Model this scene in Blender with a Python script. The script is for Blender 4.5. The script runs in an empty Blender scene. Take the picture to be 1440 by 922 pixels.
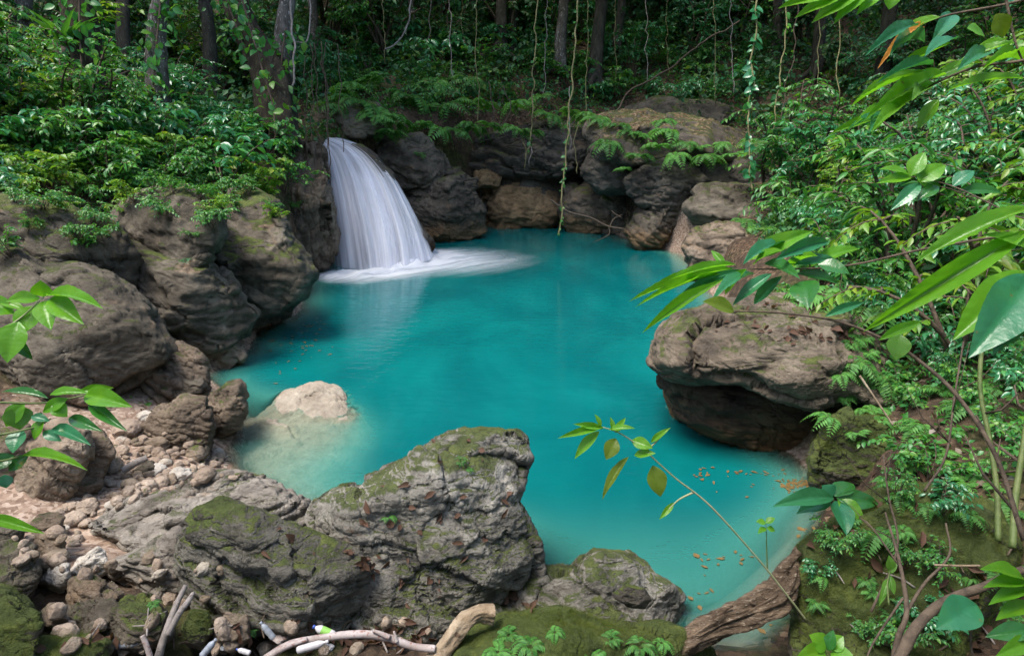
import bpy, bmesh, math, random
import numpy as np
from mathutils import Vector, Matrix
from mathutils.bvhtree import BVHTree

R = math.radians
SC = bpy.context.scene
COL = SC.collection

# ------------------------------------------------------------------ camera model
PITCH = R(17.0); CAMH = 3.5; F = 960.0
cp, sp = math.cos(PITCH), math.sin(PITCH)
CAM = np.array([0.0, 0.0, CAMH])
RIGHT = np.array([1.0, 0, 0]); UP = np.array([0, sp, cp]); FWD = np.array([0, cp, -sp])

def pt(px, py, zc):
    """a point of the place seen in direction (px, py) of the photo, zc metres in front of the camera"""
    px = np.asarray(px, float); py = np.asarray(py, float); zc = np.asarray(zc, float)
    a = ((px-720)/F*zc)[..., None]*RIGHT + (-(py-461)/F*zc)[..., None]*UP + zc[..., None]*FWD
    return a + CAM

def dep(py, z):
    return (z-CAMH)/(-sp-(py-461)/F*cp)

def W(px, py, z=0.0):
    return pt(px, py, dep(py, z))

# ------------------------------------------------------------------ noise
_rs = np.random.RandomState(11)
_perm = np.tile(_rs.permutation(256), 3)
_g = _rs.normal(size=(256, 3)); _g /= np.linalg.norm(_g, axis=1)[:, None]

def perlin(p):
    i = np.floor(p).astype(int); f = p-i; i &= 255
    u = f*f*f*(f*(f*6-15)+10)
    out = 0
    for dx in (0, 1):
        wx = u[:, 0] if dx else 1-u[:, 0]
        for dy in (0, 1):
            wy = u[:, 1] if dy else 1-u[:, 1]
            for dz in (0, 1):
                wz = u[:, 2] if dz else 1-u[:, 2]
                h = _perm[_perm[_perm[(i[:, 0]+dx) & 255]+((i[:, 1]+dy) & 255)]+((i[:, 2]+dz) & 255)]
                g = _g[h]
                out = out + wx*wy*wz*(g[:, 0]*(f[:, 0]-dx)+g[:, 1]*(f[:, 1]-dy)+g[:, 2]*(f[:, 2]-dz))
    return out*1.5

def fbm(p, oct=4, gain=0.5, lac=2.03):
    a, s = 1.0, 0
    for k in range(oct):
        s = s+a*perlin(p+17.3*k); p = p*lac; a *= gain
    return s

def ridged(p, oct=4, gain=0.5, lac=2.1):
    a, s = 1.0, 0
    for k in range(oct):
        s = s+a*(1-2*np.abs(perlin(p+9.1*k))); p = p*lac; a *= gain
    return s

def sstep(a, b, x):
    t = np.clip((x-a)/(b-a), 0, 1)
    return t*t*(3-2*t)

# ------------------------------------------------------------------ mesh and object helpers
def mesh_np(name, V, Fc, mat, smooth=True):
    """Fc: list of arrays (n,3) / (n,4) or one"""
    if not isinstance(Fc, (list, tuple)): Fc = [Fc]
    Fc = [np.asarray(f, np.int32) for f in Fc if len(f)]
    m = bpy.data.meshes.new(name)
    V = np.ascontiguousarray(V, np.float32)
    m.vertices.add(len(V)); m.vertices.foreach_set('co', V.ravel())
    nl = sum(f.size for f in Fc); nf = sum(len(f) for f in Fc)
    m.loops.add(nl); m.polygons.add(nf)
    m.loops.foreach_set('vertex_index', np.concatenate([f.ravel() for f in Fc]))
    tot = np.concatenate([np.full(len(f), f.shape[1], np.int32) for f in Fc])
    m.polygons.foreach_set('loop_start', np.concatenate([[0], np.cumsum(tot)[:-1]]).astype(np.int32))
    m.polygons.foreach_set('use_smooth', np.full(nf, smooth))
    m.update(calc_edges=True); m.validate()
    if mat: m.materials.append(mat)
    return m

def attr(m, name, val):
    a = m.attributes.new(name, 'FLOAT', 'POINT')
    a.data.foreach_set('value', np.ascontiguousarray(val, np.float32))

def link(name, mesh, parent=None, loc=None):
    o = bpy.data.objects.new(name, mesh); COL.objects.link(o)
    if parent is not None: o.parent = parent
    if loc is not None: o.location = loc
    return o

def tag(o, label, cat, group=None):
    o['label'] = label; o['category'] = cat
    if group: o['group'] = group
    return o

def kind(o, k): o['kind'] = k; return o

def thing(name, label, cat, loc=(0, 0, 0), group=None):
    o = bpy.data.objects.new(name, None); COL.objects.link(o); o.location = tuple(float(c) for c in loc)
    o.empty_display_size = .1
    return tag(o, label, cat, group)

def copy_tree(o, parent=None):
    c = o.copy(); COL.objects.link(c); c.parent = parent
    for ch in list(o.children): copy_tree(ch, c)
    return c

def recentre(V):
    c = V.mean(0).copy(); c[2] = V[:, 2].min()
    return V-c, c

_ico = {}
def ico(n):
    if n not in _ico:
        bm = bmesh.new(); bmesh.ops.create_icosphere(bm, subdivisions=n, radius=1)
        V = np.array([v.co[:] for v in bm.verts]); Fc = np.array([[v.index for v in f.verts] for f in bm.faces])
        bm.free(); _ico[n] = (V, Fc)
    return _ico[n]

def normals(V, Fc):
    n = np.cross(V[Fc[:, 1]]-V[Fc[:, 0]], V[Fc[:, 2]]-V[Fc[:, 0]])
    N = np.zeros_like(V)
    for k in range(3):
        for c in range(3): N[:, c] += np.bincount(Fc[:, k], n[:, c], len(V))
    return N/(np.linalg.norm(N, axis=1)[:, None]+1e-12)

def catmull(P, n):
    P = np.asarray(P, float)
    Q = np.vstack([2*P[0]-P[1], P, 2*P[-1]-P[-2]])
    out = []
    for i in range(len(P)-1):
        a, b, c, d = Q[i:i+4]
        t = np.linspace(0, 1, n, endpoint=False)[:, None]
        out.append(.5*((2*b)+(-a+c)*t+(2*a-5*b+4*c-d)*t*t+(-a+3*b-3*c+d)*t**3))
    out.append(P[-1:]); return np.vstack(out)

class MB:
    """collects geometry for one mesh"""
    def __init__(s): s.V = []; s.T = []; s.Q = []; s.n = 0
    def add(s, V, T=None, Q=None):
        V = np.asarray(V, float)
        if T is not None and len(T): s.T.append(np.asarray(T)+s.n)
        if Q is not None and len(Q): s.Q.append(np.asarray(Q)+s.n)
        s.V.append(V); s.n += len(V)
    def tube(s, P, r, seg=6, rough=0.0, seed=0, cap=True):
        P = np.asarray(P, float); r = np.broadcast_to(np.asarray(r, float), (len(P),))
        t = np.gradient(P, axis=0); t /= np.linalg.norm(t, axis=1)[:, None]+1e-9
        ref = np.array([0, 0, 1.]) if abs(t[:, 2]).mean() < .8 else np.array([1., 0, 0])
        a = np.cross(t, ref); a /= np.linalg.norm(a, axis=1)[:, None]+1e-9
        b = np.cross(t, a)
        ang = np.linspace(0, 2*math.pi, seg, endpoint=False)
        rr = r[:, None]*np.ones(seg)
        base = P[:, None, :]+rr[..., None]*(np.cos(ang)[None, :, None]*a[:, None, :]+np.sin(ang)[None, :, None]*b[:, None, :])
        V = base.reshape(-1, 3)
        if rough:
            d = V-np.repeat(P, seg, 0)
            al = np.concatenate([[0], np.cumsum(np.linalg.norm(np.diff(P, axis=0), axis=1))])
            A = np.tile(ang, len(P)); L = np.repeat(al/max(r.max(), 1e-3), seg)
            q = np.stack([np.cos(A)*1.5, np.sin(A)*1.5, L*.22], -1)+seed
            k = 1+rough*(fbm(q, 3)+.5*ridged(q*np.array([2.6, 2.6, 1.3]), 3)-.3)
            V = np.repeat(P, seg, 0)+d*k[:, None]
        i = np.arange(len(P)-1)[:, None]*seg; j = np.arange(seg)[None]
        j2 = (j+1) % seg
        Q = np.stack([i+j, i+j2, i+seg+j2, i+seg+j], -1).reshape(-1, 4)
        T = []
        if cap:
            V = np.vstack([V, P[:1], P[-1:]]); c0, c1 = len(V)-2, len(V)-1; e = (len(P)-1)*seg
            T = [[c0, (k+1) % seg, k] for k in range(seg)]+[[c1, e+k, e+(k+1) % seg] for k in range(seg)]
        s.add(V, T, Q)
    def leaves(s, tpl, pos, d, n, length, width):
        """vectorised leaves: tip direction d, upper normal n"""
        TV, TQ = tpl
        pos = np.asarray(pos, float); d = np.asarray(d, float); n = np.asarray(n, float)
        k = len(pos)
        if k == 0: return
        length = np.broadcast_to(length, (k,)); width = np.broadcast_to(width, (k,))
        d = d/(np.linalg.norm(d, axis=1)[:, None]+1e-9)
        x = np.cross(d, n); x /= np.linalg.norm(x, axis=1)[:, None]+1e-9
        n = np.cross(x, d)
        V = pos[:, None]+(TV[None, :, 0, None]*x[:, None])*width[:, None, None]+(TV[None, :, 1, None]*d[:, None]+TV[None, :, 2, None]*n[:, None])*length[:, None, None]
        Q = (TQ[None]+(np.arange(k)*len(TV))[:, None, None]).reshape(-1, TQ.shape[1])
        if TQ.shape[1] == 4: s.add(V.reshape(-1, 3), None, Q)
        else: s.add(V.reshape(-1, 3), Q)
    def mesh(s, name, mat, smooth=True):
        V = np.vstack(s.V)
        return mesh_np(name, V, [np.vstack(x) for x in (s.T, s.Q) if len(x)], mat, smooth)
    def build(s, name, mat, parent=None, smooth=True, loc=None):
        return link(name, s.mesh(name, mat, smooth), parent, loc)

def leaf_tpl(nl, nw, peak=.42, tip=1.35, droop=.28, fold=.22, wave=0.0):
    """leaf of unit length along y, half width 1 along x, z up"""
    V, Q = [], []
    for i in range(nl+1):
        y = i/nl
        w = (math.sin(math.pi*min(y/peak, 1)*.5)**.8 if y < peak else (1-((y-peak)/(1-peak))**tip))
        w = max(w, .015)
        for j in range(nw+1):
            u = j/nw*2-1
            z = -droop*y*y+fold*abs(u)*w*.35+wave*math.sin(y*17+u*2)*abs(u)*w
            V.append((u*w, y, z))
    for i in range(nl):
        for j in range(nw):
            a = i*(nw+1)+j
            Q.append((a, a+1, a+nw+2, a+nw+1))
    return np.array(V), np.array(Q)

LEAF_HI = leaf_tpl(10, 4, .40, 1.3, .25, .25, .012)
def near_tpl(nl=40, nw=8, peak=.42, tip=1.75, droop=.25, fold=.22):
    V, Q = leaf_tpl(nl, nw, peak, tip, droop, fold)
    V = V.copy(); w = np.abs(V[:, 0]); y = V[:, 1]
    V[:, 2] += .013*np.abs(np.sin(math.pi*9*(y-.20*w)))**.6*sstep(.06, .3, w)+.012*np.sin(y*11+V[:, 0]*2)*w
    return V, Q
LEAF_NEAR = near_tpl()
LEAF_MID = leaf_tpl(5, 2, .42, 1.6, .25, .25)
LEAF_LOW = leaf_tpl(4, 2, .45, 1.6, .25, .3)
LEAF_FAR = leaf_tpl(2, 2, .5, 1.1, .2, .3)
LEAF_LONG = leaf_tpl(8, 2, .35, 1.1, .4, .3)
LEAF_FLAT = leaf_tpl(5, 2, .45, 1.3, .08, .1, .03)

def unit(v): return v/(np.linalg.norm(v, axis=-1, keepdims=True)+1e-9)
# ------------------------------------------------------------------ materials
class NT:
    def __init__(s, name):
        s.m = bpy.data.materials.new(name); s.m.use_nodes = True
        s.t = s.m.node_tree; s.t.nodes.clear()
        s.out = s.t.nodes.new('ShaderNodeOutputMaterial')
    def n(s, typ, ins=None, **props):
        nd = s.t.nodes.new('ShaderNode'+typ)
        for k, v in props.items(): setattr(nd, k, v)
        for k, v in (ins or {}).items():
            sock = nd.inputs[k]
            if isinstance(v, bpy.types.NodeSocket): s.t.links.new(v, sock)
            elif hasattr(v, 'outputs'): s.t.links.new(v.outputs[0], sock)
            elif isinstance(v, (tuple, list)) and len(v) == 3 and sock.type == 'RGBA': sock.default_value = (*v, 1)
            else: sock.default_value = v
        return nd
    def noise(s, vec, scale, detail=6, rough=.6, dist=0.0):
        return s.n('TexNoise', {'Vector': vec, 'Scale': scale, 'Detail': detail, 'Roughness': rough, 'Distortion': dist}).outputs['Fac']
    def mr(s, v, a, b, c=0.0, d=1.0, smooth=True):
        return s.n('MapRange', {'Value': v, 'From Min': a, 'From Max': b, 'To Min': c, 'To Max': d}, interpolation_type='SMOOTHSTEP' if smooth else 'LINEAR').outputs[0]
    def math(s, op, a, b=0.0): return s.n('Math', {0: a, 1: b}, operation=op).outputs[0]
    def mix(s, f, a, b, blend='MIX'):
        nd = s.t.nodes.new('ShaderNodeMix'); nd.data_type = 'RGBA'; nd.blend_type = blend
        for idx, v in ((0, f), (6, a), (7, b)):
            sock = nd.inputs[idx]
            if isinstance(v, bpy.types.NodeSocket): s.t.links.new(v, sock)
            elif isinstance(v, (tuple, list)): sock.default_value = (*v, 1)
            else: sock.default_value = v
        return nd.outputs[2]
    def ramp(s, f, stops):
        nd = s.n('ValToRGB', {'Fac': f}); cr = nd.color_ramp
        while len(cr.elements) < len(stops): cr.elements.new(.5)
        for e, (p, c) in zip(cr.elements, stops): e.position = p; e.color = (*c, 1)
        return nd.outputs[0]
    def bump(s, h, st, dist, normal=None):
        ins = {'Height': h, 'Strength': st, 'Distance': dist}
        if normal is not None: ins['Normal'] = normal
        return s.n('Bump', ins).outputs[0]
    def surf(s, sh): s.t.links.new(sh.outputs[0], s.out.inputs['Surface']); return s.m

def sc3(c, k): return tuple(x*k for x in c)

def rock_mat(name, base, dark, light, moss=0.0, tan=None, tan_h=.5, stretch=(1, 1, 1), mosscol=(.068, .092, .018), wet=0.0, crack=1.0, bumpk=1.0, litter=0.0):
    t = NT(name)
    g = t.n('NewGeometry'); pos = g.outputs['Position']
    st = t.n('Mapping', {'Vector': pos, 'Scale': stretch, 'Rotation': (.35, .25, .2)}).outputs[0]
    n1 = t.noise(pos, .9, 6, .62, .6); n2 = t.noise(st, 5.5, 7, .68, .4); n3 = t.noise(st, 34, 6, .7)
    n4 = t.noise(pos, 2.3, 5, .65, .8)
    col = t.ramp(n1, [(.28, dark), (.48, base), (.70, light)])
    v2 = t.mr(n2, .33, .68, 0, 1)
    col = t.mix(t.math('MULTIPLY', v2, .55), t.mix(.5, dark, base), col) if False else t.mix(t.mr(n2, .30, .56, .65, 0), col, dark)
    col = t.mix(t.mr(n2, .58, .75, 0, .55), col, light)
    col = t.mix(t.mr(n3, .55, .75, 0, .4), col, sc3(light, 1.15))
    col = t.mix(t.mr(n3, .47, .28, 0, .5), col, sc3(dark, .7))
    # mineral blotches: pale lichen and brown iron stains
    lich = t.noise(pos, 3.7, 4, .7, 1.2)
    col = t.mix(t.mr(lich, .62, .68, 0, .35), col, sc3(light, 1.3))
    iron = t.noise(st, 1.7, 5, .6, 1.0)
    if tan:
        z = t.n('SeparateXYZ', {0: pos}).outputs[2]
        zz = t.math('ADD', z, t.math('MULTIPLY', t.math('SUBTRACT', iron, .5), 1.1))
        col = t.mix(t.mr(zz, tan_h, tan_h-.45, 0, .92), col, t.mix(v2, sc3(tan, .6), tan))
        col = t.mix(t.mr(iron, .60, .72, 0, .55), col, tan)
    big = t.noise(pos, .55, 4, .6, 1.5)
    col = t.mix(t.mr(big, .50, .64, 0, .62), col, t.mix(v2, sc3(dark, .9), sc3(base, .62)))
    # cracks
    vor = t.n('TexVoronoi', {'Vector': t.mix(.12, st, t.n('TexNoise', {'Vector': pos, 'Scale': 1.6, 'Detail': 4}).outputs['Color']) if False else st, 'Scale': 1.3}, feature='DISTANCE_TO_EDGE').outputs['Distance']
    nz = t.n('SeparateXYZ', {0: g.outputs['True Normal']}).outputs[2] if False else t.n('SeparateXYZ', {0: g.outputs['Normal']}).outputs[2]
    if moss > 0:
        mfac = t.math('ADD', t.math('MULTIPLY', nz, .55), t.math('MULTIPLY', n4, 1.0))
        mfac = t.math('ADD', mfac, t.math('MULTIPLY', n3, .25))
        lo = 1.22-.62*moss
        mm = t.mr(mfac, lo, lo+.16, 0, .92)
        mc = t.ramp(n2, [(.3, sc3(mosscol, .45)), (.5, mosscol), (.7, (mosscol[0]*2.0, mosscol[1]*1.75, mosscol[2]*1.6))])
        col = t.mix(mm, col, mc); n3 = t.math('ADD', n3, t.math('MULTIPLY', mm, t.math('MULTIPLY', t.noise(pos, 22, 4, .7), 1.6)))
    if litter > 0:
        lv = t.n('TexVoronoi', {'Vector': pos, 'Scale': 16})
        lc = t.ramp(t.n('SeparateColor', {0: lv.outputs['Color']}).outputs[0], [(.0, (.05, .03, .02)), (.4, (.13, .075, .045)), (.75, (.24, .15, .09)), (1, (.33, .25, .18))])
        col = t.mix(t.math('MULTIPLY', t.mr(nz, .55, .85), t.mr(n4, .42, .55, 0, litter)), col, lc)
    b1 = t.bump(n3, .95*bumpk, .025)
    b2 = t.bump(n2, .5*bumpk, .04, b1)
    fin = t.noise(pos, 95, 3, .6)
    b3 = t.bump(fin, .8*bumpk, .01, b2)
    p = t.n('BsdfPrincipled', {'Base Color': col, 'Roughness': .88-.35*wet, 'Normal': b3, 'Specular IOR Level': .3})
    return t.surf(p)

def leaf_mat(name, cols, trans=.35, rough=.42, spec=.5, vein=False):
    t = NT(name)
    g = t.n('NewGeometry'); rnd = g.outputs['Random Per Island']
    k = len(cols)
    col = t.ramp(rnd, [(i/(k-1) if k > 1 else 0, c) for i, c in enumerate(cols)])
    n = t.noise(g.outputs['Position'], 9, 3, .6)
    col = t.mix(t.mr(n, .35, .7, 0, .45), col, t.mix(1.0, col, (.62, .72, .55), 'MULTIPLY'))
    if vein:
        sp = t.noise(g.outputs['Position'], 26, 4, .7, .5)
        col = t.mix(t.mr(sp, .64, .70, 0, .75), col, (.16, .12, .03)); col = t.mix(t.mr(t.noise(g.outputs['Position'], 6, 3, .6), .45, .7, 0, .5), col, t.mix(1.0, col, (1.5, 1.15, .7), 'MULTIPLY'))
    bf = t.noise(g.outputs['Position'], 45, 3, .6)
    p = t.n('BsdfPrincipled', {'Base Color': col, 'Roughness': rough, 'Specular IOR Level': spec, 'Normal': t.bump(bf, .25, .01)})
    tc = t.mix(1.0, col, (1.5, 1.5, .55), 'MULTIPLY')
    tr = t.n('BsdfTranslucent', {'Color': tc})
    return t.surf(t.n('MixShader', {0: trans, 1: p, 2: tr}))

def simple(name, c1, c2, scale=8, rough=.8, bump=.4, stretch=(1, 1, 1), spec=.4, third=None, dist=.02):
    t = NT(name); g = t.n('TexCoord').outputs['Object']
    v = t.n('Mapping', {'Vector': g, 'Scale': stretch}).outputs[0]
    a = t.noise(v, scale, 6, .65, .5); b = t.noise(v, scale*5, 4, .65)
    col = t.mix(t.mr(a, .33, .66), c1, c2)
    if third: col = t.mix(t.mr(b, .56, .66), col, third)
    nb = t.bump(b, bump, dist*.5, t.bump(a, bump, dist))
    return t.surf(t.n('BsdfPrincipled', {'Base Color': col, 'Roughness': rough, 'Normal': nb, 'Specular IOR Level': spec}))

M = {}
TAN = (.30, .205, .13); ORA = (.21, .115, .05)
GREY = dict(base=(.118, .099, .073), dark=(.028, .023, .016), light=(.225, .195, .15))
BROWN = dict(base=(.15, .118, .085), dark=(.045, .036, .028), light=(.25, .205, .155))
M['grey'] = rock_mat('grey_limestone', **GREY, moss=.22, tan=TAN, tan_h=.25, stretch=(1, 1, 2.2))
M['greymoss'] = rock_mat('grey_limestone_moss', **GREY, moss=.42, tan=TAN, tan_h=.2, stretch=(1, 1, 1.8))
M['front'] = rock_mat('pitted_limestone', base=(.30, .28, .238), dark=(.062, .055, .045), light=(.50, .47, .415), moss=.38, tan=ORA, tan_h=.15, stretch=(1, 1, 1.5), bumpk=1.2)
M['front2'] = rock_mat('dark_pitted_limestone', base=(.20, .185, .153), dark=(.045, .04, .032), light=(.35, .33, .28), moss=.40, tan=ORA, tan_h=.15, stretch=(1, 1, 1.9), bumpk=1.2)
M['strata'] = rock_mat('layered_limestone', base=(.275, .24, .20), dark=(.07, .06, .049), light=(.43, .395, .34), moss=.14, tan=TAN, tan_h=.35, stretch=(.7, 1.6, 3.6))
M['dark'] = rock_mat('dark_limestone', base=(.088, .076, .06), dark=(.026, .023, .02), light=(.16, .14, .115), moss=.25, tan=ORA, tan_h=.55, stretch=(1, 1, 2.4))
M['wall'] = rock_mat('grotto_limestone', base=(.112, .093, .07), dark=(.028, .024, .019), light=(.215, .18, .135), moss=.25, tan=(.24, .15, .075), tan_h=.7, stretch=(1, 1, 1.6))
M['orange'] = rock_mat('stained_undercut', base=(.105, .064, .036), dark=(.030, .020, .014), light=(.19, .12, .068), moss=0, tan=(.23, .135, .065), tan_h=.3, stretch=(.5, .5, 3.5))
M['slab'] = rock_mat('warm_brown_slab', base=(.165, .13, .093), dark=(.04, .032, .024), light=(.29, .24, .18), moss=.25, tan=TAN, tan_h=.2, stretch=(.6, .6, 3.0))
M['under'] = rock_mat('shaded_undercut', base=(.075, .05, .032), dark=(.022, .017, .013), light=(.14, .095, .06), moss=0, tan=ORA, tan_h=.45, stretch=(.5, .5, 3.0))  # undercut shade is put into the dark browns; the low orange is stain
M['ochre'] = rock_mat('ochre_rock', base=(.26, .165, .08), dark=(.05, .036, .024), light=(.44, .30, .16), moss=.05, tan=(.26, .155, .07), tan_h=.3, stretch=(1, 1, 1.5))
M['tan'] = rock_mat('tan_limestone', base=(.29, .225, .16), dark=(.12, .085, .058), light=(.42, .35, .275), moss=.12, tan=TAN, tan_h=-.3, stretch=(1, 1, 2.2))
M['brown'] = rock_mat('brown_limestone', base=(.185, .14, .098), dark=(.055, .041, .03), light=(.30, .24, .18), moss=.2, tan=TAN, tan_h=0, stretch=(1, 1, 2))
M['pale'] = rock_mat('pale_limestone', base=(.47, .415, .34), dark=(.25, .205, .16), light=(.62, .57, .49), moss=.05, tan=TAN, tan_h=-.5, stretch=(1, 1, 1.3))
M['sunk'] = rock_mat('sunken_pale_rock', base=(.36, .31, .24), dark=(.20, .16, .12), light=(.47, .42, .34), moss=0, tan=None, stretch=(1, 1.4, 1))
M['white'] = rock_mat('white_lumpy_stone', base=(.55, .50, .43), dark=(.30, .255, .20), light=(.72, .68, .60), moss=.05, stretch=(1, 1, 1))
M['mossy'] = rock_mat('moss_covered_rock', base=(.12, .105, .075), dark=(.04, .035, .027), light=(.21, .185, .14), moss=1.05, stretch=(1, 1, 1.2), mosscol=(.055, .078, .014))
M['ledge'] = rock_mat('littered_ledge', base=(.135, .11, .085), dark=(.04, .034, .028), light=(.22, .185, .145), moss=.5, tan=None, litter=.9)
M['pebble'] = rock_mat('beach_stone', base=(.37, .285, .215), dark=(.21, .155, .115), light=(.52, .43, .345), moss=0, tan=None)

# ground: leaf litter, soil, moss; pale gravel on the beach
t = NT('forest_floor'); g = t.n('NewGeometry'); pos = g.outputs['Position']
beach = t.n('Attribute', attribute_name='beach').outputs['Fac']
bed = t.n('SeparateXYZ', {0: pos}).outputs[2]
n1 = t.noise(pos, 1.1, 6, .65, .5); n2 = t.noise(pos, 9, 6, .7); n3 = t.noise(pos, 50, 4, .7)
lv = t.n('TexVoronoi', {'Vector': pos, 'Scale': 17})
lit = t.ramp(t.n('SeparateColor', {0: lv.outputs['Color']}).outputs[0], [(0, (.025, .016, .010)), (.45, (.07, .042, .026)), (.8, (.135, .085, .052)), (1, (.22, .155, .10))])
soil = t.mix(t.mr(n2, .35, .65), (.03, .022, .015), (.085, .06, .04))
col = t.mix(t.mr(n1, .4, .6, .25, .95), soil, lit)
col = t.mix(t.mr(t.noise(pos, .7, 5, .6), .52, .62, 0, .7), col, t.mix(t.mr(n2, .4, .6), (.03, .045, .012), (.07, .085, .02)))
gv = t.n('TexVoronoi', {'Vector': pos, 'Scale': 30})
grv = t.ramp(t.n('SeparateColor', {0: gv.outputs['Color']}).outputs[0], [(0, (.16, .105, .075)), (.5, (.29, .205, .15)), (1, (.43, .34, .27))])
col = t.mix(beach, col, grv)
col = t.mix(t.mr(bed, -.02, -.25), col, t.mix(t.mr(n1, .35, .65), (.30, .27, .21), (.36, .33, .265)))
h = t.math('ADD', t.math('MULTIPLY', lv.outputs['Distance'], .5), n3)
p = t.n('BsdfPrincipled', {'Base Color': col, 'Roughness': .92, 'Specular IOR Level': .25, 'Normal': t.bump(h, t.math('SUBTRACT', .85, t.math('MULTIPLY', beach, .75)), .03, t.bump(n2, .6, .06))})
M['floor'] = t.surf(p)

# leaves (linear albedo)
M['l_far'] = leaf_mat('dim_forest_leaf', [(.03, .105, .045), (.045, .145, .06), (.065, .19, .07), (.04, .12, .05), (.13, .22, .045)], .3, .48, .4)
M['l_mid'] = leaf_mat('shrub_leaf', [(.035, .16, .035), (.055, .22, .05), (.08, .28, .045), (.045, .19, .06), (.14, .31, .03), (.04, .17, .045)], .36, .36, .5)
M['l_blue'] = leaf_mat('glossy_blue_green_leaf', [(.03, .18, .065), (.05, .24, .095), (.04, .20, .08), (.08, .28, .06)], .28, .28, .75)
M['l_yel'] = leaf_mat('yellow_green_leaf', [(.12, .28, .028), (.18, .34, .035), (.09, .24, .035), (.26, .34, .035)], .4, .38, .5)
M['l_lime'] = leaf_mat('bright_young_leaf', [(.10, .30, .02), (.14, .37, .025), (.07, .24, .025)], .5, .32, .55, vein=True)
M['l_deep'] = leaf_mat('deep_green_leaf', [(.025, .13, .025), (.035, .16, .03)], .3, .28, .65, vein=True)
M['l_teal'] = leaf_mat('waxy_leaf', [(.02, .145, .06), (.035, .19, .085)], .25, .34, .55, vein=True)
M['l_olive'] = leaf_mat('olive_leaf', [(.16, .22, .02), (.13, .20, .02)], .5, .45, .4)
M['fern'] = leaf_mat('fern_green', [(.05, .17, .035), (.07, .22, .045), (.11, .27, .05), (.05, .18, .055)], .35, .5, .35)
M['fernl'] = leaf_mat('fern_light', [(.10, .29, .06), (.14, .35, .075), (.08, .25, .065)], .4, .5, .35)
M['moss'] = leaf_mat('moss_tuft', [(.045, .07, .012), (.085, .11, .018), (.13, .155, .025), (.06, .085, .02)], .2, .9, .1)
M['dry'] = leaf_mat('dry_leaf', [(.06, .04, .028), (.13, .09, .06), (.28, .22, .17), (.14, .07, .045), (.05, .034, .026), (.38, .33, .28), (.20, .145, .10)], .15, .7, .2)
M['drybr'] = leaf_mat('dry_orange_leaf', [(.55, .26, .06), (.5, .22, .05)], .3, .6, .3)
M['float'] = leaf_mat('floating_leaf', [(.34, .29, .06), (.38, .34, .12), (.22, .14, .045), (.12, .065, .035), (.36, .30, .07)], .1, .5, .4)
M['stem'] = simple('green_stem', (.06, .10, .02), (.13, .16, .05), 12, .6, .3)
M['stemp'] = simple('pale_stem', (.34, .33, .20), (.22, .26, .12), 12, .6, .3)
M['twig'] = simple('brown_twig', (.05, .035, .024), (.12, .088, .06), 14, .85, .5)
M['bark'] = simple('dark_bark', (.022, .017, .012), (.065, .05, .036), 5, .95, 1, (1, 1, .25), .2, (.09, .10, .05), .05)
M['barkp'] = simple('pale_lichen_bark', (.05, .042, .035), (.15, .135, .12), 5, .9, .8, (1, 1, .4), .2, (.38, .38, .36), .04)
M['barkg'] = simple('grey_bark', (.028, .025, .02), (.07, .062, .05), 5, .95, .8, (1, 1, .25), .2, (.095, .105, .075), .04)
M['vine'] = simple('vine_stem', (.11, .10, .04), (.20, .18, .08), 10, .8, .4)
M['vineb'] = simple('brown_vine_stem', (.045, .030, .02), (.10, .07, .05), 10, .85, .4)
M['wood'] = simple('weathered_driftwood', (.06, .04, .025), (.19, .135, .09), 5, .92, 1, (.6, 2.6, 2.2), .25, (.28, .225, .165), .05)
M['woodp'] = simple('bleached_wood', (.20, .145, .09), (.36, .29, .205), 4, .85, .8, (1, 1, 1), .25, (.10, .065, .04), .03)
M['woodw'] = simple('peeled_pinkish_stick', (.27, .215, .195), (.42, .37, .35), 9, .7, .5, (1, 1, 1), .3, (.24, .12, .095), .01)
M['twiggrey'] = simple('grey_dead_wood', (.15, .13, .115), (.27, .24, .22), 9, .85, .6, (1, 1, 1), .2, (.12, .10, .085), .01)

def plastic(name, col, rough=.25, trans=0.0):
    t = NT(name); g = t.n('TexCoord').outputs['Object']
    a = t.noise(g, 20, 4, .6)
    c = t.mix(t.mr(a, .5, .7, 0, .35), col, sc3(col, .6))
    return t.surf(t.n('BsdfPrincipled', {'Base Color': c, 'Roughness': rough, 'Transmission Weight': trans, 'Normal': t.bump(a, .2, .004)}))
M['pet'] = plastic('cloudy_clear_plastic', (.50, .54, .60), .2, .5)
M['pwhite'] = plastic('white_plastic', (.52, .50, .50), .35)
M['pblue'] = plastic('blue_cap_plastic', (.03, .07, .32), .35)
M['plabel'] = plastic('green_label_plastic', (.25, .50, .10), .4)
M['pgrey'] = plastic('grey_plastic', (.30, .33, .38), .3)

# pool water: milky turquoise; "murk" grows with the depth of the bed below
t = NT('turquoise_water'); g = t.n('NewGeometry'); pos = g.outputs['Position']
mk = t.n('Attribute', attribute_name='murk').outputs['Fac']
m1 = t.noise(t.n('Mapping', {'Vector': pos, 'Scale': (1, .6, 1)}).outputs[0], .55, 4, .55, .6)
col = t.mix(t.mr(m1, .35, .7), (.001, .094, .099), (.002, .136, .132))
col = t.mix(t.mr(mk, .99, .55), col, (.05, .25, .205))
rp = t.noise(t.n('Mapping', {'Vector': pos, 'Scale': (1, 2.6, 1), 'Rotation': (0, 0, .5)}).outputs[0], 2.6, 3, .55, .4)
rp2 = t.noise(t.n('Mapping', {'Vector': pos, 'Scale': (1, 2.2, 1), 'Rotation': (0, 0, -.3)}).outputs[0], 9, 3, .55)
nb = t.bump(rp2, .09, .02, t.bump(rp, .10, .08))
p = t.n('BsdfPrincipled', {'Base Color': col, 'Roughness': .6, 'Specular IOR Level': 0.0, 'Normal': nb})
tr = t.n('BsdfTransparent', {'Color': (.9, .97, .92)})
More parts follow.
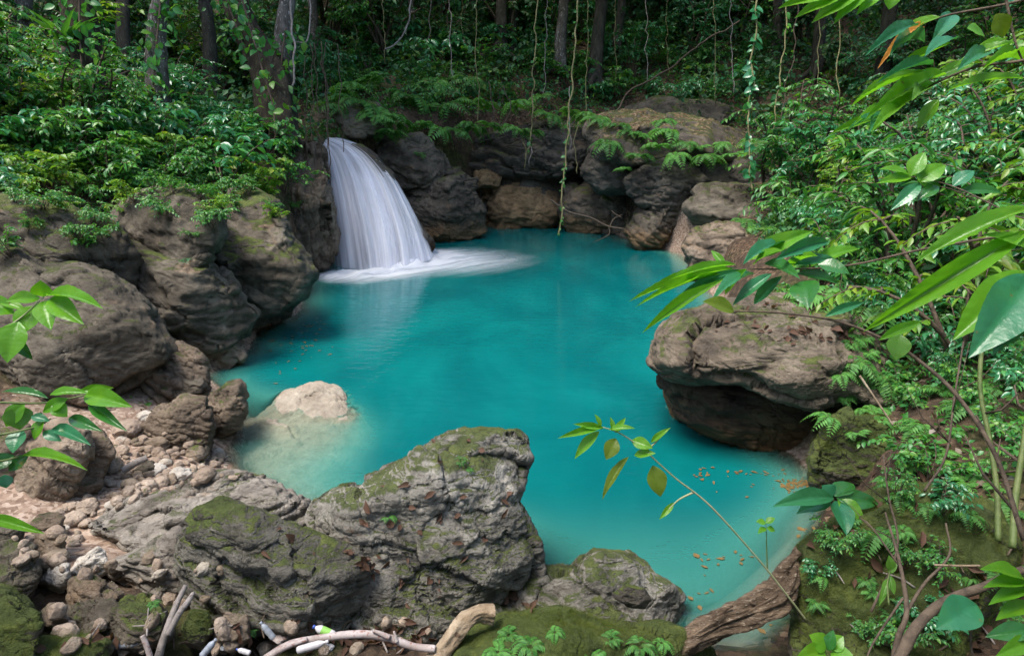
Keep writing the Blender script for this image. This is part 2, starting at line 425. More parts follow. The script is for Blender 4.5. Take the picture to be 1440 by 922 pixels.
body = t.n('MixShader', {0: mk, 1: tr, 2: p})
gl = t.n('BsdfGlossy', {'Color': (1, 1, 1), 'Roughness': .07, 'Normal': nb})
fr = t.n('Fresnel', {'IOR': 1.33, 'Normal': nb})
M['water'] = t.surf(t.n('MixShader', {0: fr.outputs[0], 1: body, 2: gl}))

def fall_mat(name, density, foamy=False):
    t = NT(name)
    at = t.n('Attribute', attribute_name='edge').outputs['Fac']
    ac = t.n('Attribute', attribute_name='across').outputs['Fac']
    al = t.n('Attribute', attribute_name='along').outputs['Fac']
    v = t.n('CombineXYZ', {0: ac, 1: al, 2: density*7}).outputs[0]
    s1 = t.noise(t.n('Mapping', {'Vector': v, 'Scale': (5.5, .3, 1) if not foamy else (2.2, 13, 1)}).outputs[0], 1, 6, .62, .15)
    s2 = t.noise(t.n('Mapping', {'Vector': v, 'Scale': (17, .4, 1) if not foamy else (7, 34, 1)}).outputs[0], 1, 4, .6)
    s = t.math('ADD', t.math('MULTIPLY', s1, .7), t.math('MULTIPLY', s2, .3))
    if foamy:
        a = t.math('ADD', t.math('MULTIPLY', at, 1.25), t.math('MULTIPLY', t.math('SUBTRACT', s, .5), t.math('MULTIPLY', at, 4.2)))
        a = t.mr(a, .08, 1.25, 0, 1, False)
    else:
        a = t.math('MULTIPLY', t.mr(s, .5-density*.36, .5+.26-density*.25, .0, 1), at)
    col = t.mix(t.mr(s, .35, .65), (.80, .83, .93), (.98, .98, .99))
    d = t.n('BsdfDiffuse', {'Color': col}); tl = t.n('BsdfTranslucent', {'Color': (.85, .88, .98)})
    w = t.n('MixShader', {0: .45, 1: d, 2: tl})
    return t.surf(t.n('MixShader', {0: a, 1: t.n('BsdfTransparent'), 2: w}))
M['fall1'] = fall_mat('falling_water', .55)
M['fall2'] = fall_mat('falling_water_veil', .25)
M['foam'] = fall_mat('churned_foam', .5, True)
# ------------------------------------------------------------------ ground and pool
POOLPX = [(290,528),(350,492),(366,462),(420,440),(434,400),(455,372),(500,352),(560,336),(620,330),(690,316),(740,311),(830,316),(885,336),(960,358),(985,385),
          (1010,430),(1020,500),(1030,585),(1090,625),(1150,668),(1160,720),(1140,770),(1135,850),(1080,915),(960,905),(860,880),(745,850),(700,810),(640,740),(520,705),(450,735),(420,715),(345,670),(318,640),(335,600),(330,560)]
POOL = np.array([W(x, y, 0)[:2] for x, y in POOLPX])

def sdist(X, Y):
    """signed distance to the pool edge, positive outside"""
    P = np.stack([X, Y], -1); d = np.full(len(P), 1e9); ins = np.zeros(len(P), bool)
    n = len(POOL)
    for i in range(n):
        a, b = POOL[i], POOL[(i+1) % n]
        e = b-a; w = P-a
        tt = np.clip((w@e)/(e@e), 0, 1)
        d = np.minimum(d, np.linalg.norm(w-tt[:, None]*e, axis=1))
        c = ((a[1] > P[:, 1]) != (b[1] > P[:, 1])) & (P[:, 0] < (b[0]-a[0])*(P[:, 1]-a[1])/(b[1]-a[1]+1e-12)+a[0])
        ins ^= c
    return np.where(ins, -d, d)

CT = [  # x, y, z control points of the ground
 (0,-8,2.2),(0,0,1.6),(-3,0,1.7),(3,0,1.5),(0,1.6,1.1),(0,2.6,.45),(0,3.3,.30),(1,3.4,.22),(-1,3.2,.36),(-2,3.2,.5),(2,3.2,.3),(-1.6,4.0,.36),(-2.4,4.2,.42),(-3.4,4.4,.5),(-5,3.5,1.0),(-1,4.6,.2),(1,4.4,.12),(0,4.2,.15),
 (-4.2,6.2,.42),(-3.4,7.0,.22),(-5.2,7.2,.7),(-3.0,8.3,.15),(-6.5,6,1.2),(-5.5,9,.7),(-6.6,9,1.3),(-8,8,2.2),(-6.0,11,1.1),(-7.2,11,1.9),(-8.5,11,2.7),(-7,13,2.6),(-10,13,3.3),(-12,8,3.4),(-14,14,4.4),(-11,3,2.8),(-20,8,6.5),
 (-8,16,3.2),(-11,18,3.9),(-6.1,17,3.1),(-5.6,19,3.1),(-7,22,3.6),(-15,22,5.5),(-4,21,3.6),(-2.5,22.5,3.7),(0,24.2,3.3),(0,26,4.6),(-4,26,4.9),(4,25,3.6),(4,28,5.6),(0,31,7.0),(-8,30,6.8),(6,23,2.7),(8,25,3.8),
 (10,30,6.6),(0,40,12),(-15,36,11),(15,38,12),(-30,30,13),(30,30,14),(0,56,20),(-30,54,20),(30,54,20),(6.5,19.5,1.7),(9,20,2.4),(7,16,1.5),(9,17,2.7),(6.2,13,1.6),(8,13,2.6),(5.5,10,1.2),(7,10,2.3),(10,12,4.0),(5.0,8,1.1),(6.5,7,2.0),(4.0,6.3,.8),(5.2,5.5,1.5),
 (3.1,5.0,.6),(3.6,4,.75),(5,3.5,1.5),(8,6,3.4),(12,9,5.8),(14,16,5.5),(20,14,9),(18,4,7.5),(-18,-6,5),(18,-6,6),(26,22,12)]
CT = np.array(CT, float)
def _tps(r): return np.where(r > 1e-9, r*r*np.log(np.maximum(r, 1e-9)), 0)
_n = len(CT); _K = _tps(np.linalg.norm(CT[:, None, :2]-CT[None, :, :2], axis=-1))+np.eye(_n)*.04
_P = np.hstack([np.ones((_n, 1)), CT[:, :2]])
_A = np.zeros((_n+3, _n+3)); _A[:_n, :_n] = _K; _A[:_n, _n:] = _P; _A[_n:, :_n] = _P.T
_w = np.linalg.solve(_A, np.concatenate([CT[:, 2], np.zeros(3)]))

def H(X, Y, detail=True):
    X = np.asarray(X, float).ravel(); Y = np.asarray(Y, float).ravel()
    z = np.empty(len(X))
    for s in range(0, len(X), 40000):
        x, y = X[s:s+40000], Y[s:s+40000]
        r = np.sqrt((x[:, None]-CT[:, 0])**2+(y[:, None]-CT[:, 1])**2)
        z[s:s+40000] = _tps(r)@_w[:_n]+_w[_n]+_w[_n+1]*x+_w[_n+2]*y
    s = sdist(X, Y)
    if detail:
        p = np.stack([X, Y, np.zeros_like(X)], -1)
        z = z+(.16*fbm(p*.7, 4)+.05*fbm(p*3.1+5, 3))*sstep(.2, 1.5, s)
    out = np.maximum(z, .12)*sstep(0, .55, s)+.03*s.clip(0, 1)
    deep = .78+1.1*sstep(4.9, 6.6, Y)
    ins = -deep*sstep(-.12, 1.0, -s)*sstep(0, .12, -s)
    return np.where(s > 0, out, ins)

def nonuni(a, b, c0, h0, grow=1.06, hmax=2.2):
    xs = [c0]; h = h0
    while xs[-1] < b: xs.append(xs[-1]+h); h = min(h*grow, hmax) if xs[-1] > c0+(b-c0)*0 and abs(xs[-1]-c0) > 9 else h0
    l = [c0]; h = h0
    while l[-1] > a: l.append(l[-1]-h); h = min(h*grow, hmax) if abs(l[-1]-c0) > 9 else h0
    return np.array(l[::-1][:-1]+xs)

gx = nonuni(-46, 46, 0, .11); gy = nonuni(-14, 64, 11, .11)
GX, GY = np.meshgrid(gx, gy); GZ = H(GX, GY)
nx, ny = len(gx), len(gy)
idx = np.arange(nx*ny).reshape(ny, nx)
GQ = np.stack([idx[:-1, :-1], idx[:-1, 1:], idx[1:, 1:], idx[1:, :-1]], -1).reshape(-1, 4)
GV = np.stack([GX.ravel(), GY.ravel(), GZ], -1)
gm = mesh_np('ground', GV, GQ, M['floor'])
bc = W(215, 660, .25)
bx = np.exp(-(((GV[:, 0]-bc[0])/1.6)**2+((GV[:, 1]-bc[1])/1.9)**2)**2)
bx = np.maximum(bx, np.exp(-(((GV[:, 0]+3.0)/1.1)**2+((GV[:, 1]-5.0)/.9)**2)**2))
far = W(930, 362, 0)
bx = np.maximum(bx, np.exp(-(((GV[:, 0]-far[0])/1.9)**2+((GV[:, 1]-far[1]-.3)/1.2)**2)**2))
bx = np.maximum(bx, (GV[:, 2] < .12)*1.0*(GV[:, 1] > 6.3))
attr(gm, 'beach', np.clip(bx*1.3, 0, 1))
kind(link('ground', gm), 'structure')

def ground_pt(x, y): return np.array([x, y, H([x], [y])[0]])
# ------------------------------------------------------------------ rocks
ROCKS = {}
def rough_shape(V, Fc, rs, size, cuts=8, amp=.10, strata=0.0, sdir=(.15, .1, 1), swave=.22, fine=1.0, cutlo=.66, facet=.062, nfac=24, front=True, aniso=2.4):
    c = V.mean(0); D = V-c
    for k in range(cuts):
        n = rs.normal(size=3); n /= np.linalg.norm(n)
        if front: n = n*.9-FWD*1.0+np.array([0, 0, .25]); n /= np.linalg.norm(n)
        s = D@n; lim = s.max()*rs.uniform(cutlo, .93)
        D = D-n*(np.maximum(s-lim, 0)*.93)[:, None]
    V = c+D
    sd = np.array(sdir, float); sd /= np.linalg.norm(sd)
    o = rs.uniform(0, 60, 3)
    def an(P, k=aniso): return P+sd*((P@sd)*(k-1))[:, None]
    N = normals(V, Fc); q = V/size
    V = V+N*(amp*size*(.8*fbm(an(q, 1.6)*1.1+o, 2)+.28*ridged(an(q)*1.7+o, 3)-.1))[:, None]
    # fracture blocks: each cell shifts and tilts a little, with steps between cells
    if facet:
        for (n_, a_) in ((nfac, facet), (nfac*4, facet*.28)):
            q = V/size; wq = an(q, 1.7)+.16*np.stack([fbm(q*2.6+o+9*j, 3) for j in range(3)], -1)
            C = wq[rs.randint(len(V), size=n_)]
            i1 = np.empty(len(V), int); gap = np.empty(len(V))
            for k in range(0, len(V), 20000):
                d = ((wq[k:k+20000, None]-C[None])**2).sum(-1)
                p2 = np.partition(d, 1, axis=1)[:, :2]; i1[k:k+20000] = d.argmin(1); gap[k:k+20000] = np.sqrt(p2[:, 1])-np.sqrt(p2[:, 0])
            off = rs.uniform(-1, 1, n_); g = rs.normal(size=(n_, 3))*.55
            N = normals(V, Fc)
            h = off[i1]+((wq-C[i1])*g[i1]).sum(1)*2.0
            V = V+N*(a_*size*(h*.95-.22*(1-sstep(0, .04, gap))))[:, None]
    if strata:
        u = V@sd/(swave*size)+.8*fbm(V/size*1.3+o+3, 3)
        fr = u-np.floor(u); saw = sstep(0, .78, fr)*(1-sstep(.86, 1.0, fr))
        lay = .5+1.0*np.abs(perlin(np.stack([np.floor(u)*3.7, np.floor(u)*0+1.3, np.floor(u)*0+2.1], -1)))
        N = normals(V, Fc); Nh = N-(N@sd)[:, None]*sd
        V = V+Nh*((saw-.5)*lay*strata*size)[:, None]
    N = normals(V, Fc); q = an(V, 2.0)
    pit = sstep(.28, .5, perlin(q*5.5/size**.5+o+20))
    cr = np.abs(perlin(q*1.7/size+o+7)+.4*perlin(q*4.6/size+o)); crk = 1-sstep(0, .035, cr)
    V = V-N*((pit*.016+crk*.012)*size**.7*fine)[:, None]
    N = normals(V, Fc); k = min(1, size*1.3)
    V = V+N*(fine*k*(.008*fbm(q*4.5+o, 4, .6)+.013*ridged(q*5.5+o, 4, .55)+.006*ridged(V*17+o, 3, .6)+.003*perlin(V*60+o)))[:, None]
    return V

def rock(name, label, poly, z=None, th=.8, lean=0.0, mat='grey', seed=0, sub=5, zc=None, cat='boulder', parent=None, group=None, back=.35, box=.66, **kw):
    """boulder with the outline its photo shows, of its own distance (foot at height z), depth th and relief"""
    P = np.array(poly, float)
    rs = np.random.RandomState(seed+1000)
    x, y = P[:, 0], P[:, 1]; x2, y2 = np.roll(x, -1), np.roll(y, -1)
    cr = x*y2-x2*y; A = cr.sum()/2
    cx = ((x+x2)*cr).sum()/(6*A); cy = ((y+y2)*cr).sum()/(6*A)
    # radial profile
    na = 360; ang = np.arange(na)/na*2*math.pi; Rr = np.zeros(na)
    for i in range(len(P)):
        a = P[i]-(cx, cy); b = P[(i+1) % len(P)]-(cx, cy); e = b-a
        dx, dy = np.cos(ang), np.sin(ang)
        den = dx*e[1]-dy*e[0]
        with np.errstate(all='ignore'):
            tt = (a[0]*e[1]-a[1]*e[0])/den; uu = (a[0]*dy-a[1]*dx)/den
        ok = (np.abs(den) > 1e-9) & (tt > 0) & (uu >= -1e-6) & (uu <= 1+1e-6)
        Rr = np.where(ok, np.maximum(Rr, tt), Rr)
    k = np.array([1, 2, 3, 2, 1.]); k /= k.sum()
    Rr = sum(w*np.roll(Rr, j-2) for j, w in enumerate(k))
    zb = dep(y.max(), z) if zc is None else zc
    zb = zb+back*th
    U, Fc = ico(sub+1)
    th_a = np.arctan2(U[:, 1], U[:, 0]) % (2*math.pi); rho = np.hypot(U[:, 0], U[:, 1])
    f = th_a/(2*math.pi)*na; i0 = np.floor(f).astype(int) % na; fr = f-np.floor(f)
    Rt = Rr[i0]*(1-fr)+Rr[(i0+1) % na]*fr
    px = cx+Rt*rho**box*np.cos(th_a); py = cy+Rt*rho**box*np.sin(th_a)
    w = np.sign(U[:, 2])*np.abs(U[:, 2])**.8*th
    v = (y.max()-py)/F*zb
    V = pt(px, py, zb+lean*v+w)
    size = math.sqrt(abs(A))/F*zb*.62
    # orientation of faces: make outward
    c = V.mean(0); f0 = Fc[:1]; 
    nn = np.cross(V[Fc[:, 1]]-V[Fc[:, 0]], V[Fc[:, 2]]-V[Fc[:, 0]]); 
    if ((V[Fc].mean(1)-c)*nn).sum() < 0: Fc = Fc[:, ::-1]
    V = rough_shape(V, Fc, rs, size, **kw)
    if parent is None:
        Vl, o = recentre(V)
    else:
        o = np.array(parent.location); Vl = V-o
    me = mesh_np(name, Vl, Fc, M[mat])
    ob = link(name, me, parent, None if parent is not None else o)
    if parent is None: tag(ob, label, cat, group)
    ROCKS[seed] = (V, Fc, ob)
    return ob

def ball_rock(name, label, c, rad, rotz=0, tilt=0, mat='pale', seed=0, sub=5, cat='stone', group=None, **kw):
    U, Fc = ico(sub+1); rs = np.random.RandomState(seed+1000)
    V = U*np.array(rad)
    mt = np.array((Matrix.Rotation(rotz, 3, 'Z') @ Matrix.Rotation(tilt, 3, 'X')))
    V = V@mt.T+np.array(c)
    V = rough_shape(V, Fc, rs, float(np.prod(rad)**(1/3)), front=False, **kw)
    Vl, o = recentre(V)
    ob = link(name, mesh_np(name, Vl, Fc, M[mat]), None, o)
    tag(ob, label, cat, group); ROCKS[seed] = (V, Fc, ob)
    return ob

B = 'boulder'
# --- left bank
rock(B, 'mossy brown rock slope at the left edge, under the shrubs', [(-60,275),(40,280),(100,292),(168,318),(184,345),(178,400),(120,405),(60,385),(-60,380)], zc=8.6, th=1.1, mat='greymoss', seed=1, lean=.5, strata=.05)
rock(B, 'large smooth rounded grey boulder at the left edge above the stony beach', [(-60,330),(20,345),(60,372),(110,370),(160,392),(205,432),(246,488),(242,512),(205,522),(165,548),(110,575),(40,570),(-60,545)], z=.35, th=1.25, mat='grey', seed=2, sub=6, cuts=6, amp=.06, cutlo=.8, fine=.9, lean=.2, facet=.03)
rock(B, 'sloping grey boulder with a flat face below the left thicket', [(150,296),(200,275),(262,262),(308,290),(318,330),(292,372),(240,402),(212,385),(182,345)], zc=9.6, th=1.0, mat='grey', seed=3, lean=.3, fine=.6, facet=.03)
rock(B, 'dark overhanging boulder with a pointed snout low over the turquoise water', [(170,340),(240,362),(300,370),(335,412),(366,438),(356,468),(322,487),(280,492),(230,478),(198,430),(176,390)], zc=9.55, th=.9, mat='grey', seed=4, strata=.05, cuts=5, fine=.6, back=.6)
rock(B, 'moss-capped bulging boulder jutting over the pool before the waterfall', [(285,285),(340,268),(388,285),(404,330),(428,352),(439,384),(428,415),(396,447),(355,458),(320,430),(300,390),(290,340)], zc=10.9, th=1.2, mat='greymoss', seed=5, cuts=5, back=.6, fine=.6, strata=.03, swave=.4)
rock(B, 'low tan rock ledge at the waterline under the dark snout boulder', [(250,500),(290,482),(332,476),(346,500),(325,518),(295,527),(255,528)], z=-.08, th=.5, lean=.5, mat='tan', seed=6, cuts=4)
rock(B, 'tan layered rock wedged under the large rounded boulder', [(160,520),(205,495),(250,478),(278,492),(294,530),(286,556),(240,580),(190,585),(160,560)], z=.1, th=.6, mat='brown', seed=7, strata=.16, sdir=(.5, .2, .8))
rock(B, 'pale pointed rock leaning against the large rounded boulder', [(38,530),(72,497),(100,500),(118,530),(132,565),(100,582),(45,580),(22,555)], z=.45, th=.4, mat='tan', seed=8)
rock(B, 'brown blocky rock with a dark shaded face on the stony beach', [(198,608),(222,578),(262,555),(290,558),(298,600),(292,632),(255,640),(215,630)], z=.15, th=.42, mat='brown', seed=9, strata=.06)
rock(B, 'upright grey-brown split rock at the edge of the water', [(284,562),(310,548),(338,537),(347,570),(338,602),(312,616),(290,610)], z=.05, th=.35, mat='brown', seed=10)
rock(B, 'flat grey slab of rock resting behind the brown blocky rock', [(220,562),(250,540),(285,526),(293,545),(265,562),(228,578)], z=.25, th=.35, mat='grey', seed=11)
rock(B, 'tall tan boulder with worn ridges at the left edge of the beach', [(20,705),(28,645),(45,600),(90,590),(124,600),(122,640),(102,684),(82,716),(45,728),(24,725)], z=.32, th=.42, mat='tan', seed=12, strata=.09, sdir=(.7, .1, .6), cuts=7)
rock(B, 'shaded brown rock behind the tall tan boulder', [(92,665),(112,620),(140,606),(160,632),(145,668),(112,706),(92,705)], z=.3, th=.35, mat='brown', seed=13)
rock(B, 'tan rock half hidden by leaves at the left edge', [(-40,600),(10,585),(40,600),(38,640),(20,680),(-40,690)], z=.5, th=.5, mat='brown', seed=14)
rock(B, 'pale half-sunken slab with a small dry top, sloping down under the turquoise water', [(384,572),(402,550),(440,539),(476,547),(490,572),(530,612),(547,655),(512,700),(440,728),(375,712),(318,672),(330,612)], zc=7.09, th=.34, lean=1.42, mat='sunk', seed=15, sub=6, cuts=3, amp=.05, box=.6, facet=.03, cutlo=.85, fine=.9)
# --- foreground
rock(B, 'long grey layered slab of rock rising beside the beach', [(96,785),(120,742),(170,710),(240,690),(290,672),(340,666),(390,678),(422,696),(440,722),(430,745),(380,755),(300,760),(230,780),(180,800),(130,800)], z=.35, th=.42, mat='strata', seed=20, sub=6, lean=.7, strata=.10, sdir=(-.35, .2, .9), swave=.16, cuts=6)
rock(B, 'broad dark grey boulder with moss patches and a pale ridge, centre of the near bank', [(240,765),(275,730),(310,711),(360,714),(392,735),(430,750),(482,768),(520,805),(528,850),(480,885),(420,890),(350,880),(300,865),(262,840),(242,805)], z=.5, th=.5, mat='front2', facet=.06, seed=21, fine=.6, sub=7, lean=.1, cuts=9, strata=.03, box=.55)
rock(B, 'grey layered rock tucked under the broad mossy boulder', [(150,800),(198,772),(250,745),(268,790),(262,838),(215,845),(168,828)], z=.5, th=.4, mat='strata', seed=22, strata=.10, swave=.25, lean=.3)
rock(B, 'tall pitted limestone pinnacle leaning out over the pool with an overhanging tip', [(434,728),(468,697),(528,672),(575,645),(610,622),(655,609),(700,607),(734,612),(735,638),(724,662),(716,705),(734,742),(753,780),(748,805),(722,838),(700,870),(640,905),(560,915),(500,890),(478,830),(470,775)], z=.35, th=.62, mat='front', seed=23, sub=7, lean=.45, cuts=8, amp=.08, box=.62, facet=.06, nfac=30, fine=.65)
rock(B, 'low rough limestone block at the pool edge below the pinnacle', [(690,850),(722,816),(770,805),(808,804),(818,785),(840,775),(880,777),(906,792),(918,816),(948,832),(973,868),(966,900),(920,915),(850,910),(760,905),(700,885)], z=.05, th=.45, mat='front', seed=24, sub=6, lean=.5, cuts=6, fine=.8)
rock(B, 'moss and fern covered mound at the bottom of the view', [(590,990),(612,925),(650,893),(705,868),(780,868),(860,880),(930,885),(975,898),(1015,930),(1000,990),(900,1010),(700,1010)], z=.45, th=.4, mat='mossy', seed=25, sub=6, lean=.8, cuts=3, facet=.03)
rock('stone', 'small dark smooth stone lying on the low limestone block', [(862,836),(880,822),(905,828),(916,843),(906,854),(878,850)], zc=4.25, th=.08, mat='dark', seed=26, sub=4, cat='stone', cuts=4, fine=.4, back=0)
rock(B, 'angular grey boulder at the left edge with flat facets', [(-30,850),(-5,778),(25,762),(48,770),(55,802),(46,832),(30,855),(0,862)], z=.62, th=.35, mat='grey', seed=27, strata=.05)
rock(B, 'grey rock at the left edge below a bright leaf', [(-40,745),(8,733),(30,745),(26,768),(0,790),(-40,800)], z=.6, th=.3, mat='grey', seed=28)
rock(B, 'thick green mossy boulder in the bottom left corner', [(-40,828),(10,832),(40,855),(53,890),(50,940),(-40,960)], z=.75, th=.4, mat='mossy', seed=29, cuts=3)
rock(B, 'grey block with a mossy sloping top near the bottom left', [(114,910),(140,870),(180,842),(215,845),(234,862),(238,892),(200,915),(150,922)], z=.62, th=.3, mat='greymoss', seed=30, cuts=8)
rock(B, 'dark layered rock beside the mossy sloping block', [(76,888),(105,852),(160,840),(168,860),(135,900),(90,908)], z=.62, th=.3, mat='grey', seed=31, strata=.12, sdir=(.5, 0, .8))
rock('stone', 'chalky white lumpy stone with a brown underside', [(52,800),(70,784),(95,795),(98,825),(78,840),(58,832)], z=.6, th=.16, mat='white', seed=32, sub=5, cat='stone', cuts=10)
rock('stone', 'white crumbly stone jutting up beside the layered slab', [(96,806),(112,785),(136,770),(146,775),(152,800),(135,815),(108,820)], z=.6, th=.14, mat='white', seed=33, cat='stone', cuts=10)
rock('stone', 'pinkish brown stone in the rubble below the white stones', [(96,866),(102,815),(135,808),(168,835),(162,862),(122,876)], z=.6, th=.22, mat='brown', seed=34, cat='stone')
rock('stone', 'pinkish rough stone between the mossy rocks near the bottom left', [(46,880),(72,850),(98,868),(94,902),(68,918),(50,910)], z=.66, th=.2, mat='brown', seed=35, cat='stone')
rock(B, 'flat moss-grown rock along the bottom left edge of the view', [(28,935),(60,900),(110,893),(150,905),(150,945),(80,965),(30,960)], z=.75, th=.3, mat='mossy', seed=36, cuts=3, lean=.6)
rock('stone', 'stone capped with pale yellowish moss beside the crossed sticks', [(256,885),(270,858),(292,860),(300,890),(286,912),(262,908)], z=.65, th=.13, mat='mossy', seed=37, cat='stone', cuts=4)
rock('stone', 'plain brown stone under the broad boulder beside the litter', [(294,885),(318,860),(345,866),(354,898),(328,918),(300,912)], z=.62, th=.16, mat='brown', seed=38, cat='stone')
rock('stone', 'reddish block of stone beneath the angular grey boulder', [(20,798),(38,755),(75,743),(90,765),(82,792),(50,804)], z=.5, th=.25, mat='brown', seed=39, cat='stone')
# --- right bank
cap = rock(B, 'huge undercut boulder with a scalloped pale rim overhanging the right side of the pool', [(916,505),(928,472),(955,450),(1005,428),(1080,418),(1150,412),(1220,425),(1275,460),(1285,530),(1255,572),(1205,560),(1150,578),(1090,566),(1040,540),(990,540),(940,532),(912,514)], zc=7.05, th=1.2, lean=.8, mat='slab', seed=40, sub=7, cuts=3, cutlo=.86, strata=.05, swave=.26, amp=.055, facet=.06, nfac=14, box=.6, fine=.7)
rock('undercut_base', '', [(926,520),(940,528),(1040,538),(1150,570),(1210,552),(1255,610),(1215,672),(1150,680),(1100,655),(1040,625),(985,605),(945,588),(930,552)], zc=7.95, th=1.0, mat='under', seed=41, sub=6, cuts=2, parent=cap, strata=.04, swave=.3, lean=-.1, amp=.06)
rock(B, 'mossy rounded boulder with small ferns beside the floating leaves', [(1140,645),(1160,605),(1192,584),(1235,584),(1275,615),(1295,665),(1275,705),(1210,712),(1165,698),(1143,675)], z=.0, th=.5, mat='mossy', seed=42, sub=6, cuts=4)
rock(B, 'big moss-blanketed rock filling the bottom right corner of the bank', [(1116,805),(1130,770),(1180,738),(1240,695),(1310,685),(1390,715),(1440,800),(1440,920),(1400,1010),(1150,1010),(1122,890)], z=.15, th=.85, mat='mossy', seed=43, sub=6, lean=.5, cuts=4, amp=.07, facet=.03)
rock(B, 'rounded tan boulder with a dark hollow at the far right waterline', [(962,350),(975,327),(1010,314),(1052,319),(1080,345),(1074,378),(1040,395),(990,392),(968,378)], z=0, th=.9, mat='brown', seed=44, cuts=5, strata=.08, swave=.5)
rock(B, 'smooth grey rounded boulder behind the tan hollowed one', [(962,290),(985,268),(1030,261),(1080,268),(1120,292),(1100,322),(1010,326),(975,314)], zc=17.5, th=1.2, mat='grey', seed=45, cuts=5, fine=.7)
rock(B, 'dark folded boulder tilted above the small pink beach', [(878,328),(893,302),(930,290),(946,262),(975,245),(988,265),(966,300),(944,325),(926,348),(895,348)], z=.05, th=.9, mat='wall', seed=46, strata=.10, sdir=(.6, 0, .8))
rock(B, 'dark rock standing for the shaded recess behind the smooth grey rounded boulder', [(980,226),(1040,218),(1090,235),(1100,268),(1040,275),(988,268)], zc=19.5, th=1.2, mat='dark', seed=47)  # dark limestone put in for the shade of a recess
# --- grotto wall at the back
rock(B, 'upper brown boulder right of the waterfall with a yellow lichen patch', [(525,205),(560,190),(602,192),(624,215),(630,248),(602,266),(560,270),(538,245)], zc=20.0, th=1.2, mat='wall', seed=50)
rock(B, 'big rounded brown boulder standing at the waterline right of the waterfall', [(560,258),(590,235),(640,228),(662,248),(670,290),(684,326),(660,338),(600,340),(575,320),(562,288)], z=0, th=1.3, mat='wall', seed=51, sub=6, cuts=7)
rock(B, 'ochre bulging rock under the dark grotto roof', [(676,262),(715,248),(770,255),(806,270),(795,305),(760,322),(700,322),(680,300)], z=-.05, th=1.0, mat='ochre', seed=52, amp=.13)
rock(B, 'rusty brown rock with an orange hollow behind the hanging vine', [(786,295),(798,265),(840,252),(874,275),(886,312),(855,330),(800,330)], z=-.05, th=1.0, mat='wall', seed=53, amp=.13)
rock(B, 'small ochre block on the ledge inside the grotto', [(664,242),(690,235),(706,246),(702,262),(672,264)], zc=22.4, th=.5, mat='ochre', seed=54, sub=4)
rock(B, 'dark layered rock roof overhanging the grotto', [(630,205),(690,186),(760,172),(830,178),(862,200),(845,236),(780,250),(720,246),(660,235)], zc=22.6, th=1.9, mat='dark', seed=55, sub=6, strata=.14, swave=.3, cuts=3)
rock(B, 'dark bluish rock hanging above the green lichened one', [(818,245),(838,205),(880,200),(895,238),(880,275),(842,272)], zc=20.2, th=1.0, mat='dark', seed=56)
rock(B, 'dark rock with a bright green lichen patch at the back waterline', [(838,295),(850,260),(886,258),(902,295),(886,330),(850,328)], z=0, th=.9, mat='greymoss', seed=57)
rock(B, 'leaf-strewn flat-topped rock ledge above the back of the pool', [(826,185),(858,163),(920,160),(990,170),(1065,186),(1090,215),(1040,228),(985,218),(930,228),(880,238),(836,218)], zc=19.6, th=1.7, mat='ledge', seed=58, sub=6, lean=.5, cuts=3)
rock(B, 'rough dark rock with trailing moss under the leaf-strewn ledge', [(880,255),(915,224),(960,222),(990,250),(952,288),(905,290)], zc=18.9, th=1.0, mat='dark', seed=59, strata=.10)
rock(B, 'long grey rock outcrop on the slope above the leaf-strewn ledge', [(872,158),(918,138),(990,146),(1048,160),(1005,182),(930,178)], zc=23.0, th=1.2, mat='wall', seed=60)
rock(B, 'tall root-covered brown rock face left of the waterfall', [(378,385),(380,290),(392,215),(425,190),(452,203),(462,260),(472,330),(470,372),(430,388)], z=0, th=1.2, mat='brown', seed=61, sub=6, strata=.10, sdir=(1, .2, .1), swave=.3)
rock(B, 'dark wet rock face behind the falling water', [(436,215),(452,199),(500,206),(550,245),(582,300),(606,345),(570,372),(480,380),(462,300)], zc=17.9, th=.9, mat='dark', seed=62, cuts=3, amp=.05)
rock(B, 'mossy rock lip just above the top of the waterfall', [(430,178),(442,150),(480,140),(530,152),(545,188),(490,196),(440,190)], zc=19.2, th=.9, mat='greymoss', seed=63)
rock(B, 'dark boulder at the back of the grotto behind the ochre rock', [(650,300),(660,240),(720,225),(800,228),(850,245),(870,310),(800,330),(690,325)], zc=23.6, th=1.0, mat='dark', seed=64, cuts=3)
# ------------------------------------------------------------------ ray helpers on what has been built so far
_bv, _bf, _off = [GV], [GQ.tolist()], len(GV)
for k_, (v_, f_, o_) in ROCKS.items():
    _bv.append(v_); _bf.append((f_+_off).tolist()); _off += len(v_)
BVH = BVHTree.FromPolygons(np.vstack(_bv).tolist(), [f for l in _bf for f in l])
del _bf, _bv

def hit(px, py):
    """where the line of sight through (px, py) meets the built ground or rock: point, normal"""
    a = pt(px, py, 1.0)-CAM
    h = BVH.ray_cast(Vector(CAM), Vector(a).normalized())
    if h[0] is None: return None, None
    n = np.array(h[1])
    if n@a > 0: n = -n
    return np.array(h[0]), n

def drop(x, y, top=9.0):
    h = BVH.ray_cast(Vector((x, y, top)), Vector((0, 0, -1)))
    if h[0] is None: return None, None
    n = np.array(h[1]); n = n if n[2] > 0 else -n
    return np.array(h[0]), n

